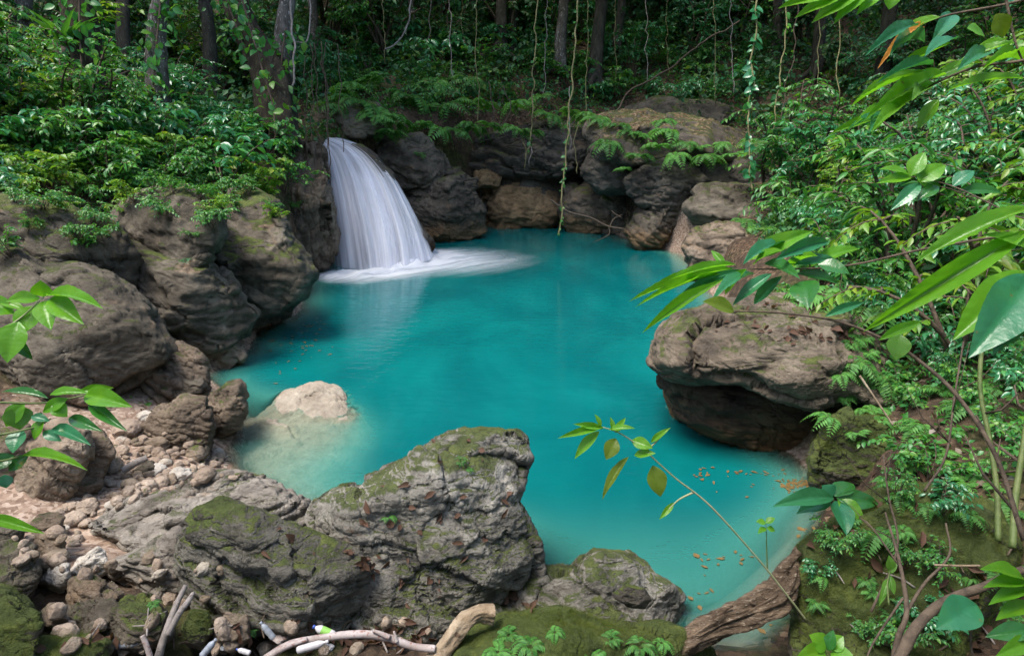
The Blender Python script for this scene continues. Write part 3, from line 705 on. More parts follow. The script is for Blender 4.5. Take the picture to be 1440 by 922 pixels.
# ------------------------------------------------------------------ pool water
wx = np.arange(-6.6, 6.01, .07); wy = np.concatenate([np.arange(3.2, 12, .07), np.arange(12, 26.0, .14)])
WX, WY = np.meshgrid(wx, wy)
WV = np.stack([WX.ravel(), WY.ravel(), np.zeros(WX.size)], -1)
wi = np.arange(WX.size).reshape(WX.shape)
WQ = np.stack([wi[:-1, :-1], wi[:-1, 1:], wi[1:, 1:], wi[1:, :-1]], -1).reshape(-1, 4)
sd_ = sdist(WV[:, 0], WV[:, 1])
keepf = (sd_[WQ] < .5).any(1)
depth = np.full(len(WV), .0)
for i in np.where(sd_ < .7)[0]:
    h = BVH.ray_cast(Vector((WV[i, 0], WV[i, 1], .0)), Vector((0, 0, -1)))
    depth[i] = -h[0].z if h[0] is not None else .02
# sunken slope of the pale boulder shows widest; the milky water swallows the rest
D2 = depth.reshape(WX.shape)
def box(a, r):
    for ax in (0, 1):
        p = np.pad(a, [(r, r) if k == ax else (0, 0) for k in (0, 1)], mode='edge'); c = np.cumsum(p, axis=ax)
        c = np.concatenate([np.zeros_like(np.take(c, [0], ax)), c], ax); n = a.shape[ax]
        a = (np.take(c, range(2*r+1, 2*r+1+n), ax)-np.take(c, range(0, n), ax))/(2*r+1)
    return a
S2 = box(box(box(D2, 4), 4), 4)
k2 = np.exp(-((WX+2.15)/2.3)**4-((WY-7.0)/2.6)**4)      # bed depth is smoothed most round the sunken boulder, blurring its edge
k2 = np.maximum(k2, .35)
depth = np.where(D2 < .12, D2*(1-sstep(.0, .12, D2))+S2*sstep(.0, .12, D2), D2*(1-k2)+S2*k2).ravel()
murk = 1-np.exp(-1.75*depth.clip(0))
murk = np.clip((murk-.02)/.95, 0, 1)
used = np.unique(WQ[keepf]); remap = -np.ones(len(WV), int); remap[used] = np.arange(len(used))
wm = mesh_np('pool_water', WV[used], remap[WQ[keepf]], M['water'])
attr(wm, 'murk', murk[used])
kind(link('pool_water', wm), 'structure')
# stream above the fall
sv = [pt(400, 172, 20.4), pt(436, 176, 19.6), pt(438, 196, 18.0), pt(418, 196, 18.2), pt(396, 186, 19.6)]
sv = [(p[0], p[1], 3.13) for p in sv]
sm = mesh_np('stream_water', np.array(sv), [[[0, 1, 2], [0, 2, 3], [0, 3, 4]]], M['water']); attr(sm, 'murk', np.full(5, .93))
kind(link('stream_water', sm), 'structure')

# ------------------------------------------------------------------ waterfall
def stream3(pts, zcs, n=60):
    P = catmull(np.array([pt(x, y, z) for (x, y), z in zip(pts, zcs)]), 12)
    d = np.concatenate([[0], np.cumsum(np.linalg.norm(np.diff(P, axis=0), axis=1))]); d /= d[-1]
    tt = np.linspace(0, 1, n)
    return np.stack([np.interp(tt, d, P[:, k]) for k in range(3)], -1)
SL = [  # streamlines from the lip to the pool, left to right
 ([(434,192),(440,203),(447,222),(454,246),(460,292),(465,340),(469,386)], [18.2,17.9,17.6,17.4,17.2,17.1,17.0]),
 ([(437,190),(452,198),(468,213),(479,238),(492,290),(501,340),(507,386)], [18.3,18.0,17.5,17.1,16.75,16.6,16.55]),
 ([(440,189),(464,196),(493,211),(516,242),(534,294),(544,340),(549,383)], [18.5,18.1,17.6,17.2,16.85,16.65,16.6]),
 ([(443,188),(474,195),(511,211),(545,248),(568,296),(582,338),(588,372)], [18.7,18.4,18.0,17.6,17.3,17.1,17.0]),
 ([(446,187),(480,194),(519,211),(555,250),(584,300),(601,336),(611,361)], [18.9,18.7,18.4,18.1,17.8,17.7,17.6])]
def fall_sheet(shift, ns=56, nt=64, wob=.03, seed=0):
    S = [stream3(a, np.array(z)+shift, nt) for a, z in SL]
    S = np.array(S)                                         # streams, nt, 3
    u = np.linspace(0, len(SL)-1, ns)
    i = np.minimum(u.astype(int), len(SL)-2); f = (u-i)[:, None, None]
    im = np.maximum(i-1, 0); ip = np.minimum(i+2, len(SL)-1)
    a, b, c, d = S[im], S[i], S[i+1], S[ip]
    G = .5*((2*b)+(-a+c)*f+(2*a-5*b+4*c-d)*f**2+(-a+3*b-3*c+d)*f**3)
    ac = np.repeat(np.linspace(0, 1, ns), nt); al = np.tile(np.linspace(0, 1, nt), ns)
    V = G.reshape(-1, 3)
    q = np.stack([ac*9, al*.6, np.full_like(ac, seed)], -1)
    V = V-FWD*(wob*fbm(q, 3)+wob*.6*fbm(q*np.array([3, 1, 1]), 2))[:, None]*((sstep(.05, .3, al)*sstep(0, .2, ac)*sstep(1, .8, ac))[:, None])*4
    ii = np.arange(ns*nt).reshape(ns, nt)
    Q = np.stack([ii[:-1, :-1], ii[1:, :-1], ii[1:, 1:], ii[:-1, 1:]], -1).reshape(-1, 4)
    edge = sstep(0, .09, ac)*sstep(1.0, .90, ac)
    edge = edge*(.5+.5*sstep(.0, .22, al))
    return V, Q, ac, al, edge
wf = thing('waterfall', 'silky white waterfall pouring over the mossy rock lip into the turquoise pool', 'waterfall', pt(530, 380, 16.9))
wl = np.array(wf.location)
for k, (sh, mt) in enumerate(((.0, 'fall1'), (.16, 'fall1'), (-.10, 'fall2'))):
    V, Q, ac, al, ed = fall_sheet(sh, seed=k*5)
    m_ = mesh_np('water_veil', V-wl, Q, M[mt]); attr(m_, 'across', ac); attr(m_, 'along', al); attr(m_, 'edge', ed)
    link('water_veil', m_, wf)
# thin side spout at the left foot
V = []
# foam where it lands: a low churned sheet spreading to the right
fu, fv = np.meshgrid(np.linspace(0, 1, 90), np.linspace(-1, 1, 60))
fpx = 452+fu*300; 
A0, A1 = W(440, 396, 0), W(760, 350, 0)
ax = (A1-A0)[:2]; L = np.linalg.norm(ax); ax = ax/L; bxn = np.array([-ax[1], ax[0]])
wid = 2.6*(1-.3*fu)
cx_ = A0[0]+ax[0]*fu*L+bxn[0]*fv*wid; cy_ = A0[1]+ax[1]*fu*L+bxn[1]*fv*wid
# distance to the line where the sheet lands
base = np.array([W(474, 388, 0)[:2], W(508, 388, 0)[:2], W(545, 384, 0)[:2], W(578, 374, 0)[:2], W(606, 358, 0)[:2]])
bd = np.full(cx_.shape, 9.0)
for i in range(4):
    a, b = base[i], base[i+1]; e = b-a
    tt = np.clip(((cx_-a[0])*e[0]+(cy_-a[1])*e[1])/(e@e), 0, 1)
    bd = np.minimum(bd, np.hypot(cx_-a[0]-tt*e[0], cy_-a[1]-tt*e[1]))
pl = W(622, 366, 0)[:2]; pd = np.hypot((cx_-pl[0])/1.45, (cy_-pl[1])/1.15)
inten = np.clip(1.15*np.exp(-(bd/.55)**2)+1.0*np.exp(-pd**2*.8), 0, 1.1)
inten *= sstep(1, .8, np.abs(fv))*sstep(0, .05, fu)*sstep(1, .85, fu)
q_ = np.stack([cx_.ravel()*2.2, cy_.ravel()*2.2, cx_.ravel()*0], -1)
cz_ = .012+(.16*np.exp(-(bd/.35)**2)+.07*np.exp(-pd**2*2))*(.65+.8*fbm(q_, 4).reshape(cx_.shape)).clip(.05)
FV = np.stack([cx_.ravel(), cy_.ravel(), cz_.ravel()], -1)
ii = np.arange(fu.size).reshape(fu.shape)
FQ = np.stack([ii[:-1, :-1], ii[:-1, 1:], ii[1:, 1:], ii[1:, :-1]], -1).reshape(-1, 4)
fm = mesh_np('foam', FV-wl, FQ, M['foam']); attr(fm, 'edge', inten.ravel()); attr(fm, 'across', fu.ravel()*1.0); attr(fm, 'along', fv.ravel()*1.0)
link('foam', fm, wf)

# ------------------------------------------------------------------ beach stones
rs = np.random.RandomState(5)
protos = []
for k in range(9):
    U, Fc = ico(4); V = U*np.array([1, rs.uniform(.6, .95), rs.uniform(.45, .75)])
    V = rough_shape(V, Fc, rs, 1.0, cuts=7, amp=.10, fine=.5, front=False, facet=.04, nfac=8)
    protos.append(mesh_np('beach_stone', V, Fc, M['pebble' if k < 6 else ('tan' if k < 8 else 'pale')]))
def in_poly(x, y, P):
    P = np.array(P, float); c = False
    for i in range(len(P)):
        a, b = P[i], P[(i+1) % len(P)]
        if (a[1] > y) != (b[1] > y) and x < (b[0]-a[0])*(y-a[1])/(b[1]-a[1])+a[0]: c = not c
    return c
BEACH = [(150,640),(190,598),(300,625),(335,650),(335,672),(290,678),(200,700),(120,750),(90,790),(20,800),(20,740),(80,725),(110,705),(150,690)]
cnt = 0; tries = 0
while cnt < 230 and tries < 4000:
    tries += 1
    px, py = rs.uniform(10, 340), rs.uniform(596, 830)
    if not in_poly(px, py, BEACH): continue
    P, n = hit(px, py)
    if P is None or n[2] < .6: continue
    o = bpy.data.objects.new('beach_stone', protos[rs.randint(9)]); COL.objects.link(o)
    s = .022+.075*rs.beta(1.1, 3.0)
    o.location = P+np.array([0, 0, s*.25]); o.scale = (s, s, s); o.rotation_euler = (rs.uniform(-.4, .4), rs.uniform(-.4, .4), rs.uniform(0, 6.3))
    tag(o, 'small tan stone among the many littering the stony beach between the boulders', 'stone', 'small stones on the beach'); cnt += 1
for i, (lab, px, py, s, m_) in enumerate([
    ('white knobbly stone on the beach behind the layered slab', 223, 665, .085, 'white'), ('chalky white broken stone wedged against the top edge of the layered slab', 255, 672, .10, 'white'),
    ('flat tan stone slab propped below the brown blocky rock', 277, 645, .13, 'tan'), ('round pinkish stone beside the foot of the layered slab', 103, 735, .085, 'pebble'),
    ('oval pinkish stone leaning on the lower end of the layered slab', 124, 718, .085, 'pebble'), ('heart shaped tan stone in the middle of the stony beach', 180, 612, .15, 'pebble'),
    ('tan stone with a flat top just under the brown blocky rock', 222, 630, .11, 'tan'), ('grey rounded stone near the middle of the beach beside the pale stick', 205, 665, .10, 'grey'),
    ('whitish egg-shaped stone at the water end of the beach', 308, 640, .07, 'white'), ('brown flat stone at the foot of the tall tan boulder', 70, 742, .10, 'brown'),
    ('broken tan stone lying beside the shaded brown rock', 160, 660, .10, 'tan'), ('pale flat stone chip lying on the beach below the flat grey slab', 205, 590, .09, 'white'),
    ('brownish stone half buried near the shaded brown rock', 118, 690, .13, 'brown')]):
    P, n = hit(px, py)
    ball_rock('stone', lab, P+np.array([0, 0, s*.35]), (s*1.15, s*.9, s*.7), rs.uniform(0, 6), rs.uniform(-.3, .3), m_, 300+i, 4, 'stone', cuts=8, amp=.12, fine=.4)

# ------------------------------------------------------------------ leaves afloat and fallen
def leaf_things(name, label, group, spots, mat, size, water=False, rs=rs, cat='leaf'):
    pm = []
    for k in range(6):
        b = MB(); b.leaves(LEAF_FLAT if water else leaf_tpl(5, 2, .45, 1.3, rs.uniform(-.25, .35), rs.uniform(.2, .9), .06), [[0, -.5, 0]], [[0, 1, 0]], [[0, 0, 1]], 1.0, rs.uniform(.16, .28))
        pm.append(b.mesh(name, M[mat]))
    for (x, y, z, n) in spots:
        o = bpy.data.objects.new(name, pm[rs.randint(6)]); COL.objects.link(o)
        s = size*float(np.clip(np.exp(rs.normal()*.38), .5, 1.55)); o.scale = (s*rs.uniform(.7, 1.4), s, s)
        q = Vector((0, 0, 1)).rotation_difference(Vector(n)).to_euler() if not water else None
        if water: o.rotation_euler = (0, 0, rs.uniform(0, 6.3))
        else: o.rotation_euler = (Vector(n).to_track_quat('Z', 'Y') @ Matrix.Rotation(rs.uniform(0, 6.3), 3, 'Z').to_quaternion()).to_euler()
        o.location = (float(x), float(y), float(z)); tag(o, label, cat, group)
def water_spots(clusters):
    out = []
    for (px, py, sx, sy, n) in clusters:
        for k in range(n):
            p = W(px+rs.normal()*sx, py+rs.normal()*sy, 0)
            if sdist(p[:1], p[1:2])[0] < -.03: out.append((p[0], p[1], .006+rs.uniform(0, .004), (0, 0, 1)))
    return out
leaf_things('floating_leaf', 'tiny yellow leaf afloat among others off the moss-capped bulging boulder', 'leaves afloat near the left bank',
            water_spots([(440,474,9,12,16),(398,478,14,7,12),(425,495,24,10,12),(430,452,14,5,6),(408,520,12,10,5)]), 'float', .055, True)
leaf_things('floating_leaf', 'yellow or brown leaf afloat beside the undercut boulder at the pool edge', 'leaves afloat under the overhanging boulder',
            water_spots([(1125,682,18,5,62),(1065,667,25,4,18),(985,668,9,6,12),(1040,690,30,8,5),(1150,700,6,10,10)]), 'float', .05, True)
leaf_things('floating_leaf', 'yellow or brown leaf drifting over the pale shallows behind the driftwood', 'leaves drifting over the shallows',
            water_spots([(1030,785,22,10,9),(980,792,10,8,5),(990,840,25,12,8),(1060,880,30,14,6),(1130,740,10,16,5)]), 'float', .055, True)
p = W(622, 619, 0); leaf_things('floating_leaf', 'single orange leaf on the water behind the pinnacle tip', None, [(p[0], p[1], .01, (0, 0, 1))], 'drybr', .11, True)
def rock_spots(lst, n, jit, nzmin=.35):
    out = []
    for (px, py, sx, sy, k) in lst:
        for j in range(k):
            P, nn = hit(px+rs.normal()*sx, py+rs.normal()*sy)
            if P is not None and nn[2] > nzmin and P[2] > .05: out.append((*(P+nn*.012), unit(nn*1.0+rs.normal(size=3)*.25)))
    return out
leaf_things('fallen_leaf', 'small dry leaf fallen on the mossy boulders of the near bank', 'dry leaves on the near rocks',
            rock_spots([(515,795,16,12,22),(600,720,50,25,18),(600,800,45,30,22),(545,740,25,20,10),(655,640,25,12,6),(420,770,30,15,7),(700,720,10,12,4)], 0, 0), 'dry', .06)
leaf_things('fallen_leaf', 'dry leaf lying in the litter at the bottom of the near bank', 'dry leaves in the litter below the broad boulder',
            rock_spots([(430,895,45,12,40),(560,895,45,12,36),(340,905,30,10,20),(260,905,40,10,16),(150,905,50,10,10),(720,850,25,8,8)], 0, 0, .1), 'dry', .07)
leaf_things('fallen_leaf', 'dry leaf lying on top of the huge undercut boulder', 'dry leaves on the undercut boulder',
            rock_spots([(1130,465,45,12,34),(1050,450,30,10,10),(1200,470,25,12,10)], 0, 0), 'dry', .085)
leaf_things('fallen_leaf', 'dry leaf lying among moss and roots on the big moss-blanketed rock', 'dry leaves on the moss-blanketed rock',
            rock_spots([(1230,790,60,40,14),(1340,860,40,30,18),(1260,700,50,20,8)], 0, 0), 'dry', .08)
# ------------------------------------------------------------------ plants
def stem_path(rs, base, az, out, up, droop, n=9):
    t = np.linspace(0, 1, n)[:, None]
    d = np.array([math.cos(az), math.sin(az), 0])
    s = np.array([-d[1], d[0], 0])*rs.uniform(-.25, .25)*out
    return base+d*out*t**1.25+np.array([0, 0, 1])*(up*t-droop*t**2.4)+s*np.sin(t*3)

def shrub_mesh(seed, stems, height, spread, leaf, nleaf, lw=.2, mat='l_mid', tpl=LEAF_LOW, side=5, smat='twig', droop=.5, flat=.75):
    rs = np.random.RandomState(seed); sb, lb = MB(), MB()
    pos, dr, nm, ln = [], [], [], []
    for k in range(stems):
        az = rs.uniform(0, 2*math.pi); h = height*rs.uniform(.55, 1.1)
        P = stem_path(rs, np.array([rs.normal()*.06*spread, rs.normal()*.06*spread, 0]), az, spread*rs.uniform(.25, 1), h*1.25, h*.45)
        sb.tube(P, np.linspace(.014, .005, len(P))*max(height, .6), 4)
        br = [(P, .35)]
        for j in range(side):
            i = rs.randint(3, len(P)-1); a2 = az+rs.uniform(-1.9, 1.9); l = spread*rs.uniform(.25, .6)
            Q = stem_path(rs, P[i], a2, l, l*rs.uniform(.1, .6), l*.45, 7)
            sb.tube(Q, np.linspace(.006, .0025, len(Q))*max(height, .6), 3); br.append((Q, .15))
        for (Q, t0) in br:
            for m in range(nleaf):
                t = t0+(1-t0)*(m+rs.uniform(0, .9))/nleaf; f = t*(len(Q)-1); i = min(int(f), len(Q)-2)
                p = Q[i]+(Q[i+1]-Q[i])*(f-i); tg = unit(Q[i+1]-Q[i])
                sd = unit(np.cross(tg, [0, 0, 1]))*(1 if m % 2 else -1)
                pos.append(p); dr.append(tg*rs.uniform(.2, .9)+sd*rs.uniform(.5, 1.1)+np.array([0, 0, rs.uniform(-.55, .15)*droop*2])); 
                nm.append(np.array([0, 0, flat])+rs.normal(size=3)*.33+sd*.1); ln.append(leaf*rs.uniform(.55, 1.2))
    ln = np.array(ln)
    lb.leaves(tpl, pos, dr, nm, ln, ln*lw)
    return sb.mesh('stems', M[smat]), lb.mesh('foliage', M[mat])

def shrub_proto(*a, **k): return shrub_mesh(*a, **k)

def place(name, label, cat, meshes, loc, rz=0, s=1.0, group=None, tilt=(0, 0), parts=('stems', 'foliage')):
    r = thing(name, label, cat, loc, group)
    r.rotation_euler = (tilt[0], tilt[1], rz); r.scale = (s, s, s)
    for m_, pn in zip(meshes, parts): link(pn, m_, r)
    return r

SH = [shrub_mesh(101, 7, 1.0, .8, .115, 13, .24, 'l_mid'), shrub_mesh(102, 6, .9, .9, .125, 12, .22, 'l_blue'),
      shrub_mesh(103, 8, 1.1, .7, .09, 14, .28, 'l_mid'), shrub_mesh(104, 6, .8, .8, .13, 10, .26, 'l_yel'),
      shrub_mesh(105, 6, 1.1, .9, .17, 9, .26, 'l_blue'), shrub_mesh(106, 9, .8, .9, .10, 13, .32, 'l_mid')]
BIG = [shrub_mesh(111, 7, 1.3, 1.1, .19, 10, .16, 'l_mid', LEAF_MID), shrub_mesh(112, 7, 1.2, 1.2, .15, 12, .2, 'l_blue', LEAF_MID), shrub_mesh(113, 7, 1.1, 1.0, .12, 13, .27, 'l_mid', LEAF_MID)]

def frond_mesh(seed, n, L, mat='fern', droop=.9, pairs=13, wide=.30, up=.75):
    rs = np.random.RandomState(seed); rb, lb = MB(), MB()
    pos, dr, nm, ln = [], [], [], []
    for k in range(n):
        az = 2*math.pi*k/n+rs.uniform(-.3, .3); l = L*rs.uniform(.7, 1.15)
        P = stem_path(rs, np.zeros(3), az, l*.85, l*up, l*droop, 10); rb.tube(P, np.linspace(.006, .002, 10)*L*1.6, 3)
        for m in range(pairs):
            t = .15+.85*m/pairs; f = t*9; i = min(int(f), 8); p = P[i]+(P[i+1]-P[i])*(f-i); tg = unit(P[i+1]-P[i])
            sd = unit(np.cross(tg, [0, 0, 1])); w = math.sin(math.pi*min(1, (t*.86+.14)))**.7*l*wide
            for sgn in (1, -1):
                pos.append(p); dr.append(sd*sgn+tg*.45+np.array([0, 0, -.15])); nm.append(np.cross(sd, tg)+rs.normal(size=3)*.12); ln.append(w)
    ln = np.array(ln); lb.leaves(LEAF_FAR, pos, dr, nm, ln, np.maximum(ln*.17, L*.014))
    return rb.mesh('stalks', M['stem']), lb.mesh('fronds', M[mat])
FE = [frond_mesh(121, 8, .75), frond_mesh(122, 7, .9, 'fern', 1.1), frond_mesh(123, 9, .6, 'fernl', .8), frond_mesh(124, 7, .8, 'fernl', 1.2)]
FP = ('stalks', 'fronds')

def g_at(px, py, zc=None):
    """ground position under the line of sight: at depth zc, standing on the terrain"""
    if zc is None:
        P, n = hit(px, py); return P
    p = pt(px, py, zc); q, n = drop(p[0], p[1], p[2]+3)
    return q if q is not None else np.array([p[0], p[1], H([p[0]], [p[1]])[0]])

rs = np.random.RandomState(77)
def thicket(n, xr, yr, protos, smin, smax, name, label, group, keep=lambda x, y: True, sink=.05, cat='shrub', parts=('stems', 'foliage'), tiltmax=.25, mind=.0):
    k = 0; tr = 0; done = []
    while k < n and tr < n*30:
        tr += 1
        x, y = rs.uniform(*xr), rs.uniform(*yr)
        if not keep(x, y) or sdist(np.array([x]), np.array([y]))[0] < .35: continue
        if any((x-a)**2+(y-b)**2 < mind*mind for a, b in done): continue
        q, nn = drop(x, y, 30)
        if q is None: continue
        done.append((x, y)); k += 1
        s = rs.uniform(smin, smax)
        place(name, label, cat, protos[rs.randint(len(protos))], q-np.array([0, 0, sink]), rs.uniform(0, 6.3), s, group, (rs.uniform(-tiltmax, tiltmax), rs.uniform(-tiltmax, tiltmax)), parts)

def proj(P):
    d = np.asarray(P)-CAM; zc = d@FWD
    return 720+F*(d@RIGHT)/zc, 461-F*(d@UP)/zc, zc

def vis(pxr, pyr, zr=(2, 60)):
    def f(x, y):
        z = H([x], [y])[0]; u, v, w = proj((x, y, z)); return pxr[0] < u < pxr[1] and pyr[0] < v < pyr[1] and zr[0] < w < zr[1]
    return f
TALL = [shrub_mesh(141, 7, 2.6, 1.3, .125, 18, .25, 'l_mid', side=9), shrub_mesh(142, 6, 2.3, 1.4, .14, 16, .23, 'l_blue', side=9), shrub_mesh(143, 7, 2.9, 1.2, .14, 14, .28, 'l_far', side=9), shrub_mesh(144, 6, 2.2, 1.3, .15, 12, .26, 'l_yel', side=8)]
# left bank thicket
thicket(76, (-13, -4.0), (8.0, 17), SH, .8, 1.35, 'leafy_shrub', 'leafy green shrub in the thicket covering the left bank above the boulders', 'shrubs of the left bank', vis((-200, 405), (50, 285)), mind=.4)
thicket(26, (-14, -4.5), (10.5, 20), TALL[:2]+[TALL[3]], .6, 1.0, 'tall_shrub', 'tall leafy shrub standing in front of the trunks on the left bank', 'tall shrubs of the left bank', vis((-250, 330), (20, 190)), mind=.6)
thicket(16, (-14, -5), (9.0, 14), TALL[:2]+[TALL[3]], .75, 1.15, 'tall_shrub', 'tall leafy shrub standing in front of the trunks on the left bank', 'tall shrubs of the left bank', vis((-250, 330), (60, 215)), mind=.6)
thicket(64, (-11, -3.6), (6.5, 14), [SH[2], SH[5], SH[3], SH[0]], .35, .72, 'small_shrub', 'small leafy plant sprouting on the bare slope just above the left boulders', 'small plants above the left boulders', vis((-60, 410), (205, 325)), mind=.3)
thicket(30, (-18, -4.5), (15, 27), TALL, .8, 1.4, 'forest_shrub', 'dim tall shrub in the forest behind the left bank', 'shrubs behind the left bank', vis((-200, 480), (-100, 150)), mind=.7)
# slope above the grotto
thicket(60, (-6, 9), (23.5, 31), [SH[0], SH[1], SH[2], SH[4], SH[5]], .8, 1.5, 'slope_shrub', 'dim green shrub on the wooded slope above the grotto', 'shrubs on the slope above the grotto', vis((420, 1120), (-40, 150)), mind=.6)
thicket(44, (-14, 16), (27, 38), TALL, 1.0, 1.8, 'understory_shrub', 'tall shrub among the dim trunks high on the slope above the grotto', 'tall shrubs high on the slope', vis((380, 1200), (-200, 110)), mind=.8)
# right bank thicket
thicket(70, (3.6, 13), (6.5, 18), [BIG[0], BIG[1], BIG[2], SH[1], SH[5], SH[2]], .6, 1.1, 'broadleaf_shrub', 'glossy leaved shrub in the dense thicket covering the right bank', 'shrubs of the right bank', vis((1110, 1700), (90, 520), (5.0, 20)), mind=.36)
thicket(26, (5, 15), (9, 20), TALL, .6, 1.0, 'tall_shrub', 'tall shrub rising from the thicket on the right bank', 'tall shrubs of the right bank', vis((1150, 1700), (60, 330), (8, 26)), mind=.5)
thicket(40, (5, 15), (12, 26), SH+TALL[:3], .8, 1.2, 'bank_shrub', 'small leaved shrub high on the right bank behind the undercut boulder', 'shrubs high on the right bank', vis((1080, 1600), (-60, 300), (12, 30)), mind=.45)
thicket(26, (3, 8), (4.2, 9), [BIG[1], BIG[2], SH[2], SH[5]], .35, .65, 'undershrub', 'low leafy shrub among stems between the undercut boulder and the moss-blanketed rock', 'low shrubs of the right bank', vis((1200, 1600), (400, 760), (3.6, 9)), mind=.28)
TB = [shrub_mesh(151, 7, 2.5, 1.3, .19, 12, .15, 'l_mid', LEAF_MID, side=8), shrub_mesh(152, 6, 2.3, 1.2, .15, 13, .2, 'l_yel', LEAF_MID, side=7), shrub_mesh(153, 6, 2.4, 1.3, .16, 13, .2, 'l_blue', LEAF_MID, side=8)]
thicket(20, (4.6, 10), (5.5, 11), TB, .7, 1.15, 'slender_shrub', 'slender shrub with long drooping leaves in the near part of the right bank thicket', 'slender shrubs of the right bank', vis((1230, 1800), (100, 560), (5.5, 13)), mind=.45)
# ferns hanging along the ledge above the grotto and by the lip
for i, (px, py, zc, s) in enumerate([(470,150,18.9,1.1),(500,150,18.8,1.3),(530,165,18.7,1.2),(485,128,19.3,1.1),(545,190,18.9,.9),(560,175,19.4,1.0),(590,180,20.3,1.0),(615,185,20.8,1.1),(640,188,21,1.0),(665,182,21.2,.9),(690,180,21.3,1.0),(720,182,21.3,.8),(745,188,21.2,.8),(770,165,21.6,.9),(800,160,21.6,.9),(820,165,21.5,.8),(600,155,21.4,1.1),(640,150,21.8,1.1),(680,150,22,1.1),(725,150,22,1),(760,140,22.4,1),(570,140,20.8,1.2),(520,115,20.4,1.2),(610,120,22.6,1.2),(655,115,23,1.2)]):
    place('hanging_fern', 'light green fern drooping over the grotto ledge between the waterfall and the hanging vine', 'fern', FE[i % 4], pt(px, py, zc), rs.uniform(0, 6.3), s, 'ferns hanging over the grotto ledge', (.35, rs.uniform(-.2, .2)), FP)
for i, (px, py, zc, s) in enumerate([(905,195,18.9,.9),(935,190,18.8,1.0),(960,205,18.6,.8),(888,190,19.2,.7),(985,210,18.8,.7),(1015,205,18.7,.6),(865,180,19.4,.9),(850,205,19,.8),(920,210,18.4,1.0),(950,222,18.1,.8),(895,222,18.5,.8),(1000,225,18.2,.8),(1035,220,18.4,.8),(930,175,19.6,.9),(965,180,19.6,.8),(1060,205,19,.9),(875,240,18.6,.6),(840,170,20,.9)]):
    place('ledge_fern', 'fern growing on the leaf-strewn ledge at the back of the pool', 'fern', FE[(i+2) % 4], pt(px, py, zc), rs.uniform(0, 6.3), s, 'ferns on the leaf-strewn ledge', (.2, 0), FP)
for i, (px, py, zc, s) in enumerate([(1010,285,16.6,.5),(1045,310,16.0,.5),(1070,300,15.5,.6),(1095,330,14.5,.6),(1120,300,14.4,.7),(1090,275,15.6,.6),(1120,350,12.5,.6),(1150,370,11.5,.6)]):
    place('bank_fern', 'feathery fern at the foot of the right bank near the grey rounded boulders', 'fern', FE[i % 4], g_at(px, py, zc), rs.uniform(0, 6.3), s*1.2, 'ferns by the grey rounded boulders', (.1, 0), FP)
for i, (px, py, s) in enumerate([(1185,560,.32),(1165,590,.34),(1225,580,.34),(1250,555,.32),(1205,610,.26),(1290,600,.35),(1320,640,.35),(1180,530,.28),(1290,660,.3),(1215,525,.3),(1360,680,.32)]):
    P, n = hit(px, py); place('maidenhair_fern', 'small fern growing on the mossy rounded boulder and the rocks behind it', 'fern', FE[2+i % 2], P, rs.uniform(0, 6.3), s, 'small ferns on the mossy rounded boulder', (.15, -.15), FP)
for i, (px, py, s) in enumerate([(715,895,.15),(745,912,.17),(700,918,.18),(780,890,.11),(860,900,.14),(900,912,.16),(830,925,.2),(930,905,.12)]):
    P, n = hit(px, py); place('small_fern', 'small dark green fern growing from the moss mound at the bottom', 'fern', FE[i % 4], P, rs.uniform(0, 6.3), s, 'ferns on the moss mound', (.1, 0), FP)
for i, (px, py, s, lab) in enumerate([(545,728,.11,'tiny dark fern tuft in a hollow on the shoulder of the pinnacle'), (660,660,.06,'tiny fern sprouting near the tip of the pinnacle'), (355,885,.12,'pale little fern beside the plastic litter'), (395,905,.15,'pale fern spread over the litter at the bottom of the view'), (215,850,.08,'tiny fern on the end of the mossy sloping block')]):
    P, n = hit(px, py); place('tiny_fern', lab, 'fern', FE[i % 4], P, rs.uniform(0, 6.3), s, None, (.1, 0), FP)
for i, (px, py, s, lab) in enumerate([(300,300,.35,'small bright sprout on top of the sloping grey boulder'), (272,335,.2,'small green sprout on the face of the sloping grey boulder'), (262,372,.13,'tiny sprout at the lower corner of the sloping grey boulder'), (345,215,.5,'leafy sprig overhanging the root-covered rock left of the waterfall'), (590,225,.3,'small leafy plant clinging to the upper brown boulder'),(650,655,.07,'small weed on the top of the pinnacle')]):
    P, n = hit(px, py); place('rock_sprout', lab, 'plant', SH[(i*2+3) % 6] if i < 4 else SH[0], P, rs.uniform(0, 6.3), s)

for i in range(26):
    px, py = rs.uniform(1150, 1440), rs.uniform(700, 915)
    P, n = hit(px, py)
    if P is None: continue
    if i % 2: place('small_fern', 'small fern among moss and dead leaves on the big moss-blanketed rock', 'fern', FE[i % 4], P, rs.uniform(0, 6.3), rs.uniform(.08, .18), 'ferns on the moss-blanketed rock', (.1, 0), FP)
    else: place('seedling', 'leafy seedling rooted among moss and dead leaves on the big moss-blanketed rock', 'plant', SH[i % 6], P, rs.uniform(0, 6.3), rs.uniform(.1, .26), 'seedlings on the moss-blanketed rock')
for i in range(44):
    px, py = rs.uniform(1180, 1440), rs.uniform(430, 760)
    P, n = hit(px, py)
    if P is None or P[2] < .15: continue
    place('airy_fern', 'airy fern filling the right bank between the undercut boulder and the moss-blanketed rock', 'fern', FE[i % 4], P, rs.uniform(0, 6.3), rs.uniform(.03, .062)*proj(P)[2], 'airy ferns of the right bank', (.1, -.1), FP)
for i in range(30):
    px, py = rs.uniform(1090, 1440), rs.uniform(250, 450)
    P, n = hit(px, py)
    if P is None or P[2] < .15: continue
    place('airy_fern', 'airy fern on the right bank above the undercut boulder', 'fern', FE[i % 4], P, rs.uniform(0, 6.3), rs.uniform(.5, .95), 'airy ferns above the undercut boulder', (.1, -.1), FP)
